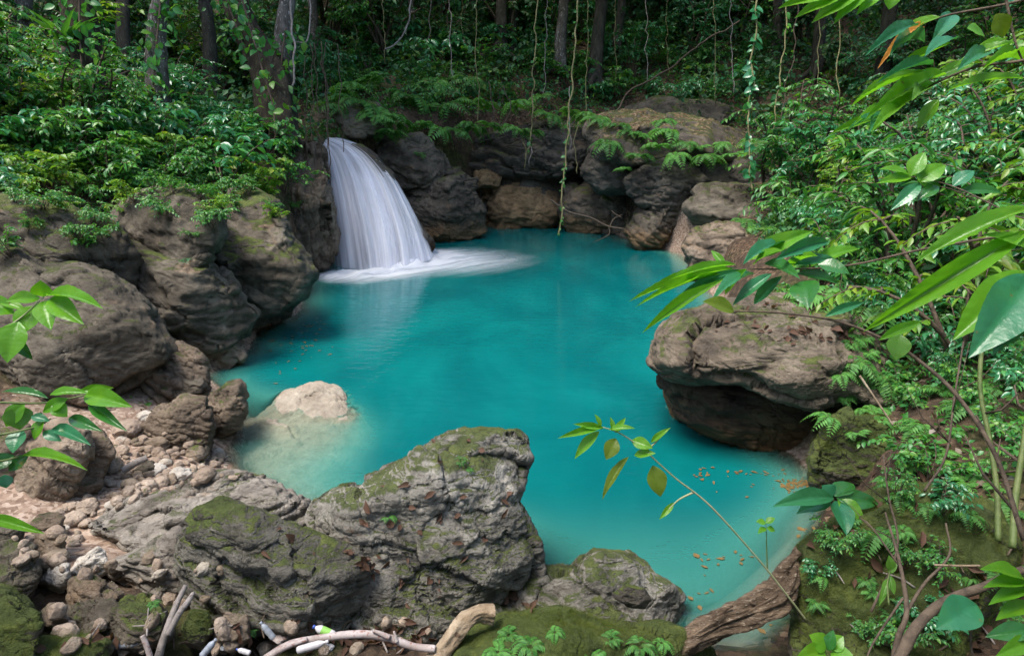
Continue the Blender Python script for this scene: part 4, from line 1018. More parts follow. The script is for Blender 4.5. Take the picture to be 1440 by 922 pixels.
for i, (px, py) in enumerate([(20,285),(60,290),(95,300),(130,318),(40,330),(150,350),(190,285),(215,275),(245,272),(280,280),(308,292),(330,275),(352,280),(378,288),(395,312),(300,320),(330,300),(410,300),(165,300),(110,340),(15,360),(225,300)]):
    P, n = hit(px, py+rs.uniform(-6, 6))
    if P is not None: place('trailing_plant', 'small leafy plant spilling over the top of the left boulders', 'plant', SH[(2, 5, 3, 0)[i % 4]], P, rs.uniform(0, 6.3), rs.uniform(.22, .48), 'plants spilling over the left boulders', (rs.uniform(.1, .5), rs.uniform(-.2, .3)))
# ------------------------------------------------------------------ masses nobody could count
def leaf_mass(name, pts_, nrm, size, mat, tpl=LEAF_FAR, lw=.27, r=rs, up=.6):
    k = len(pts_); b = MB()
    d = r.normal(size=(k, 3)); d[:, 2] = d[:, 2]*.5-.25
    n = nrm*.5+np.array([0, 0, up])+r.normal(size=(k, 3))*.4
    L = size*r.uniform(.5, 1.3, k)
    b.leaves(tpl, pts_, d, n, L, L*lw)
    o = kind(link(name, b.mesh(name, M[mat])), 'stuff'); return o
def cover(name, n, xr, yr, mat, size, lift, keep=None, tpl=LEAF_FAR, cl=.55, lw=.3):
    x = rs.uniform(*xr, n*3); y = rs.uniform(*yr, n*3)
    q = np.stack([x, y, np.zeros_like(x)], -1)
    ok = (fbm(q*cl+3, 3)+rs.uniform(-.35, .35, len(x)) > -.05) & (sdist(x, y) > .5)
    x, y = x[ok][:n], y[ok][:n]; z = H(x, y)
    u, v, w = proj(np.stack([x, y, z], -1)); kk = (w > 2.5) & (u > -250) & (u < 1750) & (v < 800)
    if keep: kk &= keep(u, v)
    x, y, z = x[kk], y[kk], z[kk]
    hh = lift*rs.beta(1, 1.6, len(x))*(.4+1.0*np.clip(fbm(np.stack([x, y, z*0], -1)*.8+9, 3)+.5, 0, 1.6))
    return leaf_mass(name, np.stack([x, y, z+hh], -1), np.zeros((len(x), 3)), size, mat, tpl, lw)
cover('undergrowth', 42000, (-20, 22), (23.5, 42), 'l_far', .24, 1.5)
cover('undergrowth', 20000, (-18, -3.5), (14, 40), 'l_far', .2, 1.1, lambda u, v: u < 470)
cover('undergrowth', 24000, (5, 22), (7, 30), 'l_far', .15, .8, lambda u, v: u > 1060)
cover('ground_ivy', 22000, (-12, 10), (19, 30), 'l_mid', .11, .3, lambda u, v: (v < 215) & (u > 410))
cover('ground_ivy', 9000, (-14, -4), (7, 16), 'l_mid', .07, .14, lambda u, v: u < 420)
cover('ground_ivy', 12000, (3.5, 12), (4.5, 16), 'l_mid', .08, .25, lambda u, v: u > 1130)
cover('leaf_litter', 9000, (-14, -3.5), (6, 18), 'dry', .09, .015, lambda u, v: u < 440, lw=.35)
cover('leaf_litter', 6000, (3, 10), (4, 14), 'dry', .085, .02, lambda u, v: u > 1150, lw=.35)
cover('leaf_litter', 4000, (-5, 11), (19, 30), 'dry', .11, .02, lambda u, v: u > 430, lw=.35)
# dark curtains of forest foliage further back
x = rs.uniform(-34, 36, 70000); y = rs.uniform(27.5, 44, 70000); z0 = H(x, y)
hh = rs.uniform(0, 1, len(x))**1.2*8.5
cl = fbm(np.stack([x*.35, y*.35, hh*.35], -1), 3)
ok = (cl > -.08) & ((y > 30) | (hh < 1.2) | (np.abs(x) > 12))
leaf_mass('forest_foliage', np.stack([x, y, z0+hh], -1)[ok], np.zeros((ok.sum(), 3)), .40, 'l_far')
# unseen canopy shell added to block low sky light, open over the pool
n = 110000; az = rs.uniform(0, 2*math.pi, n); el = np.radians(rs.uniform(8, 62, n)); rd = rs.uniform(13, 21, n)
x = -1.5+np.cos(az)*np.cos(el)*rd; y = 12+np.sin(az)*np.cos(el)*rd; z = 2.5+np.sin(el)*rd*.9
cl = fbm(np.stack([x*.22, y*.22, z*.22], -1), 3)
u, v, w_ = proj(np.stack([x, y, z], -1))
vis_ = (w_ > .3) & (u > -60) & (u < 1500) & (v > -40) & (v < 980)
elmax = np.radians(40-4*np.sin(az))
elmax = np.where(np.sin(az) < -.2, math.radians(27), elmax)
ok = (cl > -.12) & (el < elmax) & ~vis_ & (z > H(x, y)+.3) & (np.linalg.norm(np.stack([x, y, z], -1)-CAM, axis=1) > 4)
leaf_mass('added_shade_canopy', np.stack([x, y, z], -1)[ok], np.zeros((ok.sum(), 3)), .55, 'l_far')

# moss tufts on the near mossy rocks
def moss_on(seed, n, size, nz=.25, zone=None, nm='moss', mat='moss', thr=.0):
    V, Fc, ob = ROCKS[seed]; N = normals(V, Fc)
    fi = rs.randint(len(Fc), size=n*4); ww = rs.dirichlet([1, 1, 1], n*4)
    p = (V[Fc[fi]]*ww[..., None]).sum(1); nn = unit((N[Fc[fi]]*ww[..., None]).sum(1))
    u, v, w = proj(p)
    ok = (nn[:, 2]+.5*fbm(p*2.2+seed, 3)+rs.uniform(-.15, .15, len(p)) > nz) & (fbm(p*3.3+seed*2, 3) > thr) & ((nn*(CAM-p)).sum(1) > -.3)
    if zone: ok &= zone(u, v)
    p, nn = p[ok][:n], nn[ok][:n]
    b = MB(); d = nn*1.0+rs.normal(size=(len(p), 3))*.65; L = size*rs.uniform(.5, 1.5, len(p))
    b.leaves(leaf_tpl(1, 2, .5, 1, .1, .3), p-np.array(ob.location), d, rs.normal(size=(len(p), 3)), L, L*.32)
    return kind(link(nm, b.mesh(nm, M[mat]), ob), 'stuff')
moss_on(25, 34000, .027, .2, thr=-.25); moss_on(43, 42000, .034, .15, thr=-.25); moss_on(42, 18000, .034, .15, thr=-.25); moss_on(29, 8000, .022, .3); moss_on(36, 8000, .022, .3); moss_on(37, 3000, .018, .3)
moss_on(21, 7000, .014, .6, None, thr=.22); moss_on(23, 10000, .015, .6, None, thr=.2); moss_on(30, 4000, .015, .6, thr=.0); moss_on(5, 5000, .03, .6, thr=.1); moss_on(1, 5000, .03, .5, thr=.1); moss_on(58, 3000, .06, .4, thr=.0); moss_on(58, 1600, .15, .55, None, 'creeping_leaves', 'l_mid', thr=-.1); moss_on(55, 900, .16, .5, None, 'creeping_leaves', 'fern', thr=-.3); moss_on(60, 800, .15, .5, None, 'creeping_leaves', 'l_mid', thr=-.2); moss_on(50, 500, .12, .5, None, 'creeping_leaves', 'l_mid', thr=.1)

# ------------------------------------------------------------------ trees
def crown_mesh(seed, rad, n, size, mat):
    r = np.random.RandomState(seed); pts_ = []
    cl = r.normal(size=(26, 3))*np.array([rad*.55, rad*.55, rad*.28])
    c = cl[r.randint(26, size=n)]+r.normal(size=(n, 3))*rad*.20
    b = MB(); d = r.normal(size=(n, 3)); d[:, 2] -= .4; nn = r.normal(size=(n, 3))*.5+np.array([0, 0, .8]); L = size*r.uniform(.6, 1.3, n)
    b.leaves(LEAF_FAR, c, d, nn, L, L*.28); return b.mesh('crown', M[mat])
CR = [crown_mesh(131, 3.6, 2600, .42, 'l_far'), crown_mesh(132, 3.0, 2200, .40, 'l_far')]
def tree(label, path_px, zcs, rads, mat, crown=0, group=None, seg=14, rough=.22, top=9.0, name='forest_tree', roots=3):
    P = np.array([pt(x, y, z) for (x, y), z in zip(path_px, zcs)])
    g0 = H(P[:1, 0], P[:1, 1])[0]; P[0, 2] = min(P[0, 2], g0+.1)
    d = unit(P[-1]-P[-2]); d = unit(d+np.array([0, 0, .8]))
    Pt = np.vstack([P, P[-1]+d*top*.5, P[-1]+d*top+np.array([.2, .3, .2])])
    rr = list(rads)+[rads[-1]*.8, rads[-1]*.4]
    C = catmull(Pt, 10); ri = np.interp(np.linspace(0, len(rr)-1, len(C)), range(len(rr)), rr)
    loc = P[0].copy(); t_ = thing(name, label, 'tree', loc, group)
    b = MB(); b.tube(C-loc, ri, seg, rough, rs.uniform(0, 50))
    for k in range(roots):
        a = rs.uniform(0, 6.3); L = rads[0]*rs.uniform(3, 6); dd = np.array([math.cos(a), math.sin(a), 0])
        Q = np.array([[0, 0, rads[0]*2.2], dd*rads[0]*1.1+[0, 0, rads[0]*.8], dd*L*.6+[0, 0, .0], dd*L+[0, 0, -.35]])
        b.tube(catmull(Q, 5), np.linspace(rads[0]*.6, rads[0]*.15, 16), 7, .15, k)
    b.build('trunk', M[mat], t_)
    lb = MB()
    for k in range(5):
        a = rs.uniform(0, 6.3); i = rs.randint(len(C)-14, len(C)-3); dd = np.array([math.cos(a), math.sin(a), .55]); L = rs.uniform(1.6, 3)
        Q = np.array([C[i]-loc, C[i]-loc+dd*L*.5, C[i]-loc+dd*L+[0, 0, .3]])
        lb.tube(catmull(Q, 5), np.linspace(ri[i]*.5, .02, 11), 6)
    lb.build('limbs', M[mat], t_)
    if crown is not None: link('crown', CR[crown], t_, C[-1]-loc)
    return t_
tree('pale lichen-spotted trunk rising beside the dark leaning buttress, left of the waterfall', [(398,135),(397,70),(403,0),(412,-60)], [16.2,16.1,16.0,15.9], [.24,.19,.17,.16], 'barkp', 0, roots=0)
tree('massive dark leaning trunk with flared root behind the left bank shrubs', [(392,200),(385,120),(345,40),(318,-40)], [15.6,15.7,15.9,16.2], [.46,.38,.30,.27], 'bark', 1, rough=.3, seg=22, roots=0)
tree('grey trunk with a pale streak rising from the left bank thicket', [(218,130),(220,70),(226,0),(230,-60)], [14.5,14.4,14.3,14.2], [.26,.2,.17,.16], 'barkp', 0)
tree('dark trunk near the left edge carrying a clump of strap-leaved fern', [(120,110),(115,50),(104,-10),(98,-60)], [13.5,13.4,13.3,13.2], [.38,.30,.26,.24], 'bark', 1)
tree('grey upright trunk, first of the two slim ones behind the grotto slope', [(703,82),(705,40),(706,0),(706,-60)], [26,26,26,26], [.26,.22,.2,.19], 'barkg', 0)
tree('grey upright trunk close beside the first slim one behind the grotto slope', [(719,84),(720,40),(722,0),(722,-60)], [26.4,26.4,26.4,26.4], [.2,.18,.17,.16], 'barkg', None)
tree('slim straight grey trunk directly behind the hanging vine', [(787,92),(790,40),(793,0),(795,-60)], [25,25,25,25], [.24,.19,.17,.16], 'barkp', 1)
tree('tall grey-brown trunk wrapped in creepers just beyond the hanging vine', [(836,125),(840,60),(846,0),(848,-60)], [24.6,24.6,24.6,24.6], [.27,.22,.2,.18], 'barkg', 0)
tree('thin crooked trunk with a looping liana on the dark slope above the leaf-strewn ledge', [(872,110),(868,60),(875,0),(878,-60)], [26,26,26,26], [.2,.17,.15,.15], 'barkg', None)
tree('slender pale trunk among foliage above the waterfall', [(585,70),(580,30),(578,-10),(577,-60)], [27,27,27,27], [.14,.12,.11,.1], 'barkp', 0)
for i, (px, py, zc, r_) in enumerate([(480,60,28,.2),(530,40,30,.2),(640,40,31,.18),(760,50,31,.2),(910,60,30,.2),(960,50,29,.22),(1000,70,30,.18),(1090,60,26,.2),(1150,40,24,.2),(30,40,18,.25),(170,60,19,.2),(290,50,20,.2),(440,70,26,.2),(1250,20,20,.22)]):
    tree('dim slender tree trunk in the shade of the forest behind', [(px,py+40),(px+3,py-10),(px+rs.uniform(-15,15),-60)], [zc,zc,zc], [r_*1.1,r_*.9,r_*.8], 'barkp' if i % 3 == 0 else 'barkg', i % 2, 'shaded forest trees', 9, roots=2)
# strap fern on the dark left trunk
b = MB(); k = 16; a = rs.uniform(0, 6.3, k); b.leaves(LEAF_LONG, np.zeros((k, 3)), np.stack([np.cos(a)*.5, np.sin(a)*.5, np.full(k, 1.0)], -1), np.stack([-np.cos(a), -np.sin(a), np.full(k, .6)], -1), rs.uniform(.6, 1.0, k), .07)
st_ = thing('strap_fern', 'upright strap-leaved fern perched on the dark trunk near the left edge', 'fern', pt(92, 70, 13.0)); b.build('fronds', M['fern'], st_)
b = MB(); b.tube([[0, 0, -.12], [0, .02, 0], [0, .1, .06]], [.06, .09, .03], 7, .3); b.build('root_ball', M['twig'], st_)

# ------------------------------------------------------------------ vines
def vine(label, pts_px, zc, r=.018, leafn=0, mat='vine', group=None, lsize=.12, name='hanging_vine', lmat='l_mid'):
    zc = np.broadcast_to(zc, (len(pts_px),))
    P = catmull(np.array([pt(x, y, z) for (x, y), z in zip(pts_px, zc)]), 10)
    P = P+np.stack([fbm(P*2+k*7, 2) for k in range(3)], -1)*.045*min(2.2, float(zc[0])/9)
    loc = P[-1].copy(); v = thing(name, label, 'vine', loc, group)
    b = MB(); b.tube(P-loc, r, 5); b.build('stem', M[mat], v)
    if leafn:
        f = rs.uniform(0, len(P)-1.01, leafn); i = f.astype(int); q = P[i]+(P[i+1]-P[i])*(f-i)[:, None]
        d = rs.normal(size=(leafn, 3)); d[:, 2] = -np.abs(d[:, 2])*.8; nn = rs.normal(size=(leafn, 3))*.5+[0, -.7, .6]
        b = MB(); L = lsize*rs.uniform(.6, 1.4, leafn); b.leaves(LEAF_LOW, q-loc, d, nn, L, L*.34); b.build('leaves', M[lmat], v)
    return v
vine('long leafy vine hanging from the trees into the middle of the back water', [(814,-60),(808,60),(801,150),(795,220),(790,280),(786,332)], [17.5,17.5,17.6,17.6,17.6,17.6], .022, 70, 'vine', lsize=.10)
vine('pale vine hanging before the grotto beside the looped roots', [(757,-60),(752,60),(749,130),(746,190),(742,212)], 20.5, .02, 16, 'vine', lsize=.12)
vine('leaf-covered vine dangling over the far right ledge', [(1066,-60),(1061,60),(1056,130),(1054,200),(1058,270)], 15.5, .022, 90, 'vine', lsize=.17, lmat='l_blue')
vine('second leafy vine beside the one over the far right ledge', [(1112,-60),(1105,40),(1096,120),(1088,180),(1086,235)], 16.5, .02, 60, 'vine', lsize=.14)
vine('thin vine hanging in the dark trees above the dark hollow', [(1122,-40),(1118,60),(1108,110),(1098,170)], 18, .015, 25, 'vineb', lsize=.11)
vine('pale twisted liana looping down beside the pale spotted trunk', [(412,-40),(410,40),(418,75),(410,122)], 15.4, .025, 0, 'twiggrey')
vine('curled liana sagging across the forest gap above the waterfall', [(430,-40),(438,20),(432,58),(416,62)], 15.8, .018, 0, 'twiggrey')
vine('forked pale liana in front of the foliage above the waterfall', [(578,-40),(574,30),(560,58),(540,68)], 22, .03, 0, 'twiggrey')
vine('looped root hanging in a U in front of the fern ledge', [(690,115),(692,150),(696,172),(712,172),(718,150),(706,122)], 20.6, .016, 0, 'vineb')
vine('long bare branch slanting up the dark slope above the leaf-strewn ledge', [(868,158),(885,128),(925,108),(990,60),(1040,30)], 22, .03, 0, 'twig', name='slanting_branch')
for lab_, pp, zz in [('leafy creeper climbing the massive dark leaning trunk', [(335,-20),(352,40),(368,95),(384,150),(388,195)], 14.85), ('leafy creeper climbing the dark trunk near the left edge', [(112,-20),(112,40),(116,110)], 12.95), ('leafy creeper climbing the grey trunk with a pale streak', [(230,-30),(222,40),(216,120)], 14.0), ('sparse creeper on the upper part of the massive leaning trunk', [(306,-30),(326,20),(344,70)], 15.3), ('creeper with pale leaves at the foot of the pale lichen-spotted trunk', [(402,40),(396,90),(398,150)], 15.6)]:
    P = catmull(np.array([pt(x, y, zz) for x, y in pp]), 10); loc = P[-1].copy(); v_ = thing('climbing_creeper', lab_, 'creeper', loc)
    b = MB(); b.tube(P-loc, .02, 5); b.build('stem', M['vineb'], v_)
    n_ = 90; f = rs.uniform(0, len(P)-1.01, n_); i = f.astype(int); q = P[i]+(P[i+1]-P[i])*(f-i)[:, None]+rs.normal(size=(n_, 3))*[.22, .10, .12]
    L = rs.uniform(.10, .24, n_); d = rs.normal(size=(n_, 3)); d[:, 2] -= .8; b = MB(); b.leaves(LEAF_LOW, q-loc, d, rs.normal(size=(n_, 3))*.4+[0, -.6, .7], L, L*.33); b.build('leaves', M['l_mid'], v_)
for i, (x0, x1, y1, zc) in enumerate([(430,428,370,15.9),(440,438,300,16),(447,450,260,16.3),(460,458,230,16.8),(478,480,215,17),(458,464,330,16.4)]):
    vine('thin brown aerial root hanging over the rock face beside the waterfall lip', [(x0-4,60),(x0,140),((x0+x1)/2+2,(140+y1)/2),(x1,y1)], zc, .012, 0, 'vineb', 'aerial roots beside the waterfall', name='aerial_root')
for i, (x0, y0, y1, zc) in enumerate([(630,-40,130,23),(655,-40,95,25),(672,-40,180,21.5),(770,-40,140,23),(826,-40,180,22),(865,-40,130,24),(905,-40,120,23),(940,-40,110,25),(1000,-40,150,22),(1030,-40,130,20),(1150,-40,120,18),(1178,-40,140,16),(800,120,215,20.4),(812,170,245,19.9),(735,200,240,20.9),(744,205,232,20.9),(540,-40,90,23),(500,-40,70,24),(608,-40,90,25)]):
    vine('thin liana hanging straight down in the dim forest above the grotto', [(x0,y0),(x0+rs.uniform(-5,5),y0*.6+y1*.4),(x0+rs.uniform(-7,7),y1)], zc, .014, 6 if i < 12 else 0, 'vine' if i % 3 else 'twiggrey', 'lianas above the grotto', .1, name='liana')
# ------------------------------------------------------------------ near sprigs, leaf by leaf
MAP = {}
def near_leaf(parent, loc, base, tip, width, zb, zt, mat, face=(0, -.35, 1), tpl=LEAF_NEAR, name='leaf', roll=0.0):
    a = pt(*base, zb); c = pt(*tip, zt); d = c-a; L = np.linalg.norm(d)
    n = np.array(face, float)
    view = unit(CAM-(a+c)/2); n = unit(unit(n)*.75+view*.55)
    if roll: n = np.array(Matrix.Rotation(roll, 3, Vector(d).normalized()) @ Vector(n))
    hw = width/2/F*(zb+zt)/2
    du = unit(d); n2 = unit(n-du*(n@du))
    # start slightly higher so that the drooped tip meets its place
    b = MB(); t_ = tpl[0].copy(); t_[:, 2] += tpl[0][:, 1]*(-tpl[0][-1, 2])
    b.leaves((t_, tpl[1]), [a-loc], [d], [n], L, hw*1.12)
    o = b.build(name, M[mat], parent)
    # midrib
    return o
def sprig(name, label, cat, stems, leaves, zc, smat='stem', r=.006, group=None, root=None):
    loc = pt(*stems[0][0][0], stems[0][1][0] if isinstance(stems[0][1], (list, tuple)) else stems[0][1])
    t_ = thing(name, label, cat, loc, group); loc = np.array(t_.location)
    for (path, z) in stems:
        z = np.broadcast_to(z, (len(path),)) if not isinstance(z, (list, tuple)) else z
        P = catmull(np.array([pt(x, y, q) for (x, y), q in zip(path, z)]), 8)
        b = MB(); b.tube(P-loc, np.linspace(r, r*.45, len(P)), 7); b.build('stem', M[smat], t_)
    for lf in leaves:
        base, tip, w, m_ = lf[:4]; zz = lf[4] if len(lf) > 4 else (zc, zc)
        near_leaf(t_, loc, base, tip, w, zz[0], zz[1], m_, roll=rs.uniform(-.35, .35))
    return t_
z = 3.0
sprig('leafy_sprig', 'bright green leafy sprig reaching in at the left edge before the big rounded boulder', 'plant',
 [([(-60,500),(-10,470),(25,450),(62,417)], [2.8,2.9,2.95,3.0]), ([(-60,430),(-8,438),(20,441)], [2.9,2.95,3.0])],
 [((61,417),(57,394),24,'l_lime',(3,2.96)),((56,419),(8,424),20,'l_lime',(3,2.9)),((66,416),(145,434),22,'l_lime',(3,2.85)),((70,420),(118,456),28,'l_lime',(3,2.9)),
  ((62,423),(72,464),28,'l_lime',(3,2.92)),((52,430),(26,472),32,'l_lime',(3,2.95)),((66,421),(97,438),9,'l_teal',(3,2.98)),((20,441),(-20,415),20,'l_lime',(3,3)),((22,441),(-30,446),16,'l_lime',(3,2.9)),
  ((26,452),(10,510),36,'l_lime',(2.95,2.9)),((10,470),(46,506),15,'l_deep',(2.95,3)),((5,462),(-40,490),26,'l_lime',(2.95,2.9)),((0,425),(37,437),13,'l_lime',(3,3))], z, 'stemp')
sprig('leafy_sprig', 'layered green sprig drooping over the stones lower at the left edge', 'plant',
 [([(-60,566),(0,566),(65,566),(122,555)], [2.5,2.55,2.6,2.65]), ([(-60,616),(0,611),(50,600),(72,588)], [2.5,2.55,2.6,2.65]), ([(-50,650),(0,648),(31,641)], [2.5,2.55,2.6])],
 [((120,555),(186,572),26,'l_lime',(2.65,2.55)),((126,566),(179,606),16,'l_deep',(2.65,2.55)),((97,587),(144,606),16,'l_deep',(2.65,2.6)),((74,602),(128,626),17,'l_teal',(2.65,2.55)),((60,607),(87,620),13,'l_teal',(2.6,2.6)),
  ((31,641),(123,661),15,'l_lime',(2.6,2.5)),((30,604),(18,637),24,'l_teal',(2.6,2.55)),((22,570),(28,604),32,'l_yel',(2.6,2.6)),((68,560),(2,551),12,'l_deep',(2.6,2.6)),((44,585),(70,592),12,'l_teal',(2.6,2.6)),
  ((6,667),(9,686),18,'l_teal',(2.6,2.6)),((70,555),(125,553),14,'l_lime',(2.6,2.6)),((75,566),(95,586),20,'l_lime',(2.6,2.6)),((112,550),(160,545),12,'l_lime',(2.65,2.7)),((35,566),(8,600),22,'l_lime',(2.6,2.6)),((95,560),(60,580),16,'l_lime',(2.6,2.6)),
  ((40,640),(12,662),16,'l_deep',(2.6,2.6)),((20,640),(-20,660),20,'l_deep',(2.6,2.55)),((62,590),(48,618),18,'l_lime',(2.6,2.6)),((85,600),(100,612),12,'l_deep',(2.62,2.6))], 2.6, 'stem')
sprig('leaf_blade', 'single long lime leaf poking in low at the left edge', 'leaf', [([(-60,720),(-12,728)], [2.3,2.35])], [((-14,728),(63,750),15,'l_lime',(2.35,2.3))], 2.3, 'stem')
sprig('sapling', 'thin arching sapling with few leaves leaning out over the water from the driftwood', 'sapling',
 [([(1134,872),(1108,838),(1070,790),(1000,712),(950,672),(905,632),(872,609),(843,599)], [4.25,4.2,4.15,4.05,4.0,3.95,3.92,3.9]), ([(905,632),(915,628),(938,605)], [3.95,3.93,3.9]), ([(975,692),(955,702),(940,716)], [4.03,4.0,3.98])],
 [((848,600),(784,616),10,'l_lime',(3.9,3.85)),((843,606),(808,645),14,'l_lime',(3.9,3.88)),((866,616),(852,646),20,'l_olive',(3.92,3.9)),((884,642),(847,702),13,'l_olive',(3.95,3.9)),((888,619),(918,630),16,'l_lime',(3.95,3.9)),
  ((892,640),(922,637),12,'l_lime',(3.95,3.9)),((918,654),(929,698),25,'l_olive',(3.96,3.95)),((948,706),(927,730),8,'l_lime',(4.0,3.98)),((915,622),(943,601),8,'l_lime',(3.93,3.9)),((845,600),(836,582),7,'l_lime',(3.9,3.9)),
  ((865,608),(880,587),9,'l_lime',(3.92,3.9)),((848,602),(806,596),9,'l_lime',(3.9,3.86)),((856,604),(893,602),9,'l_lime',(3.9,3.86)),((862,606),(858,586),7,'l_lime',(3.9,3.9))], 4.0, 'stemp', .007)
sprig('big_leaf_plant', 'pair of very large ribbed leaves at the right edge, one bluish and one deep green', 'plant',
 [([(1560,420),(1500,360),(1452,384)], [2.2,2.2,2.2])],
 [((1452,388),(1362,503),62,'l_teal',(2.2,2.1)),((1452,384),(1340,478),52,'l_lime',(2.25,2.2)),((1450,322),(1214,466),30,'l_lime',(2.3,2.5)),((1452,292),(1286,370),26,'l_lime',(2.3,2.4)),((1460,440),(1395,500),26,'l_teal',(2.2,2.2)),((1460,360),(1380,330),24,'l_lime',(2.3,2.3))], 2.2, 'stem')
br = [((1030,378),(884,424),14,'l_lime'),((1025,388),(903,468),16,'l_lime'),((1035,372),(938,395),11,'l_lime'),((1060,385),(1000,425),18,'l_blue'),((1050,366),(1143,325),24,'l_lime'),((1045,372),(1110,340),18,'l_teal'),((1060,372),(1100,352),20,'l_lime'),
  ((1075,370),(1125,392),20,'l_deep'),((1090,365),(1165,340),18,'l_teal'),((1100,372),(1180,368),18,'l_blue'),((1110,380),(1150,360),18,'l_lime'),((1085,385),(1030,430),16,'l_teal'),((1100,388),(1060,428),16,'l_blue'),((1040,380),(960,410),14,'l_blue'),
  ((1130,395),(1137,433),36,'l_deep'),((1120,385),(1180,400),16,'l_deep'),((1140,375),(1210,350),20,'l_lime'),((1150,372),(1195,385),24,'l_deep'),((1012,386),(893,432),9,'l_lime'),((1020,376),(1000,352),10,'l_lime'),((1050,378),(1020,415),15,'l_lime')]
sprig('overhanging_branch', 'leafy branch with long glossy leaves fanning out over the undercut boulder', 'branch',
 [([(1420,330),(1300,350),(1200,372),(1120,378),(1030,378)], [3.6,3.7,3.8,3.85,3.9])], [(a, b_, w, m_, (3.88+.12*math.sin(i*2.1), 3.85+.25*math.sin(i*1.7))) for i, (a, b_, w, m_) in enumerate(br)], 3.9, 'twig', .008)
sprig('arching_stem', 'dark arching bare stem carrying a yellowing hanging leaf in front of the undercut boulder', 'branch',
 [([(1440,760),(1400,640),(1345,555),(1290,505),(1250,480),(1180,452),(1100,440),(1034,437)], [2.9,3.0,3.1,3.2,3.25,3.35,3.4,3.45])],
 [((1032,438),(988,424),24,'l_olive',(3.45,3.4)),((1266,470),(1260,506),28,'l_yel',(3.2,3.2)),((1236,478),(1296,452),14,'l_lime',(3.25,3.3)),((1160,445),(1215,425),12,'l_blue',(3.35,3.4))], 3.3, 'twig', .011)
sprig('palm_like_frond', 'bright backlit compound leaf hanging in from the top edge', 'branch',
 [([(1330,-40),(1260,-22),(1200,-14),(1120,-4)], [2.6,2.7,2.75,2.8])],
 [((1190,-14),(1094,12),20,'l_lime'),((1200,-14),(1117,26),20,'l_lime'),((1212,-12),(1141,33),22,'l_lime'),((1228,-12),(1173,34),24,'l_lime'),((1245,-10),(1204,22),18,'l_lime'),((1255,-14),(1250,14),22,'l_lime'),((1150,-6),(1080,2),14,'l_lime'),((1205,-10),(1150,8),18,'l_lime')], 2.75, 'stem')
ub = [((1302,30),(1234,97),13,'drybr'),((1300,38),(1262,66),10,'drybr'),((1290,36),(1216,79),18,'l_teal'),((1322,24),(1258,58),18,'l_lime'),((1340,20),(1310,60),22,'l_teal'),((1312,92),(1232,118),14,'l_blue'),((1340,60),(1255,110),14,'l_lime'),
  ((1330,105),(1215,170),24,'l_lime'),((1318,118),(1228,186),26,'l_lime'),((1300,100),(1195,152),16,'l_lime'),((1302,130),(1282,142),20,'l_yel'),((1260,150),(1200,176),14,'l_lime'),((1250,160),(1190,185),12,'l_blue'),((1270,150),(1225,186),18,'l_lime'),((1240,165),(1165,190),12,'l_lime'),
  ((1360,40),(1385,52),30,'l_lime'),((1345,55),(1300,80),20,'l_teal'),((1370,90),(1315,110),20,'l_lime'),((1390,75),(1345,100),22,'l_blue'),((1400,20),(1412,52),26,'l_olive'),((1420,60),(1370,70),16,'l_lime'),((1440,90),(1380,98),14,'l_lime'),((1440,110),(1330,128),14,'l_lime'),((1430,60),(1340,95),16,'l_lime'),
  ((1300,60),(1250,80),14,'l_blue'),((1420,10),(1440,-20),20,'l_teal'),((1320,140),(1290,182),18,'l_lime'),((1225,165),(1222,188),12,'l_blue')]
sprig('overhanging_branch', 'branch of long drooping leaves with one dry orange leaf near the top right corner', 'branch',
 [([(1520,60),(1440,85),(1370,95),(1300,125),(1240,160)], [2.5,2.6,2.7,2.8,2.9]), ([(1500,-20),(1420,5),(1340,20),(1300,32)], [2.6,2.7,2.75,2.8]), ([(1408,-60),(1415,0),(1428,60),(1440,90)], [2.7,2.7,2.7,2.7])],
 [(a, b_, w, m_, (2.78+.12*math.sin(i*1.9), 2.75+.2*math.sin(i*2.3))) for i, (a, b_, w, m_) in enumerate(ub)], 2.8, 'twig', .007)
sprig('leafy_sprig', 'glossy sprig with a bright upright leaf amid the right bank thicket', 'plant',
 [([(1420,300),(1340,262),(1280,248)], [4.6,4.8,5.0])],
 [((1280,248),(1300,214),22,'l_lime'),((1282,250),(1232,258),14,'l_lime'),((1278,246),(1236,238),14,'l_lime'),((1290,256),(1330,232),24,'l_lime'),((1295,258),(1252,296),18,'l_blue'),((1320,262),(1290,282),18,'l_deep'),((1340,262),(1370,240),20,'l_teal'),((1350,270),(1410,272),18,'l_deep'),((1300,262),(1290,236),16,'l_lime')], 4.9, 'twig')
sprig('broad_leaf_plant', 'small plant with broad pointed leaves growing at the edge of the moss-blanketed rock', 'plant',
 [([(1180,800),(1178,740),(1172,700)], [4.3,4.4,4.5])],
 [((1172,700),(1086,712),24,'l_blue',(4.5,4.3)),((1170,700),(1156,682),26,'l_teal',(4.5,4.5)),((1176,704),(1190,752),30,'l_teal',(4.5,4.3)),((1176,700),(1236,708),24,'l_deep',(4.5,4.5)),((1174,698),(1200,680),26,'l_deep',(4.5,4.6)),((1168,704),(1120,722),22,'l_blue',(4.5,4.4)),((1178,702),(1215,735),24,'l_lime',(4.5,4.4))], 4.5, 'stem')
sprig('spotted_leaf', 'big drooping bluish-green leaf on a short stalk in the bottom right corner', 'leaf', [([(1372,940),(1365,900),(1372,852)], [3.2,3.2,3.2])], [((1374,850),(1316,884),44,'l_teal',(3.2,3.1))], 3.2, 'twig')
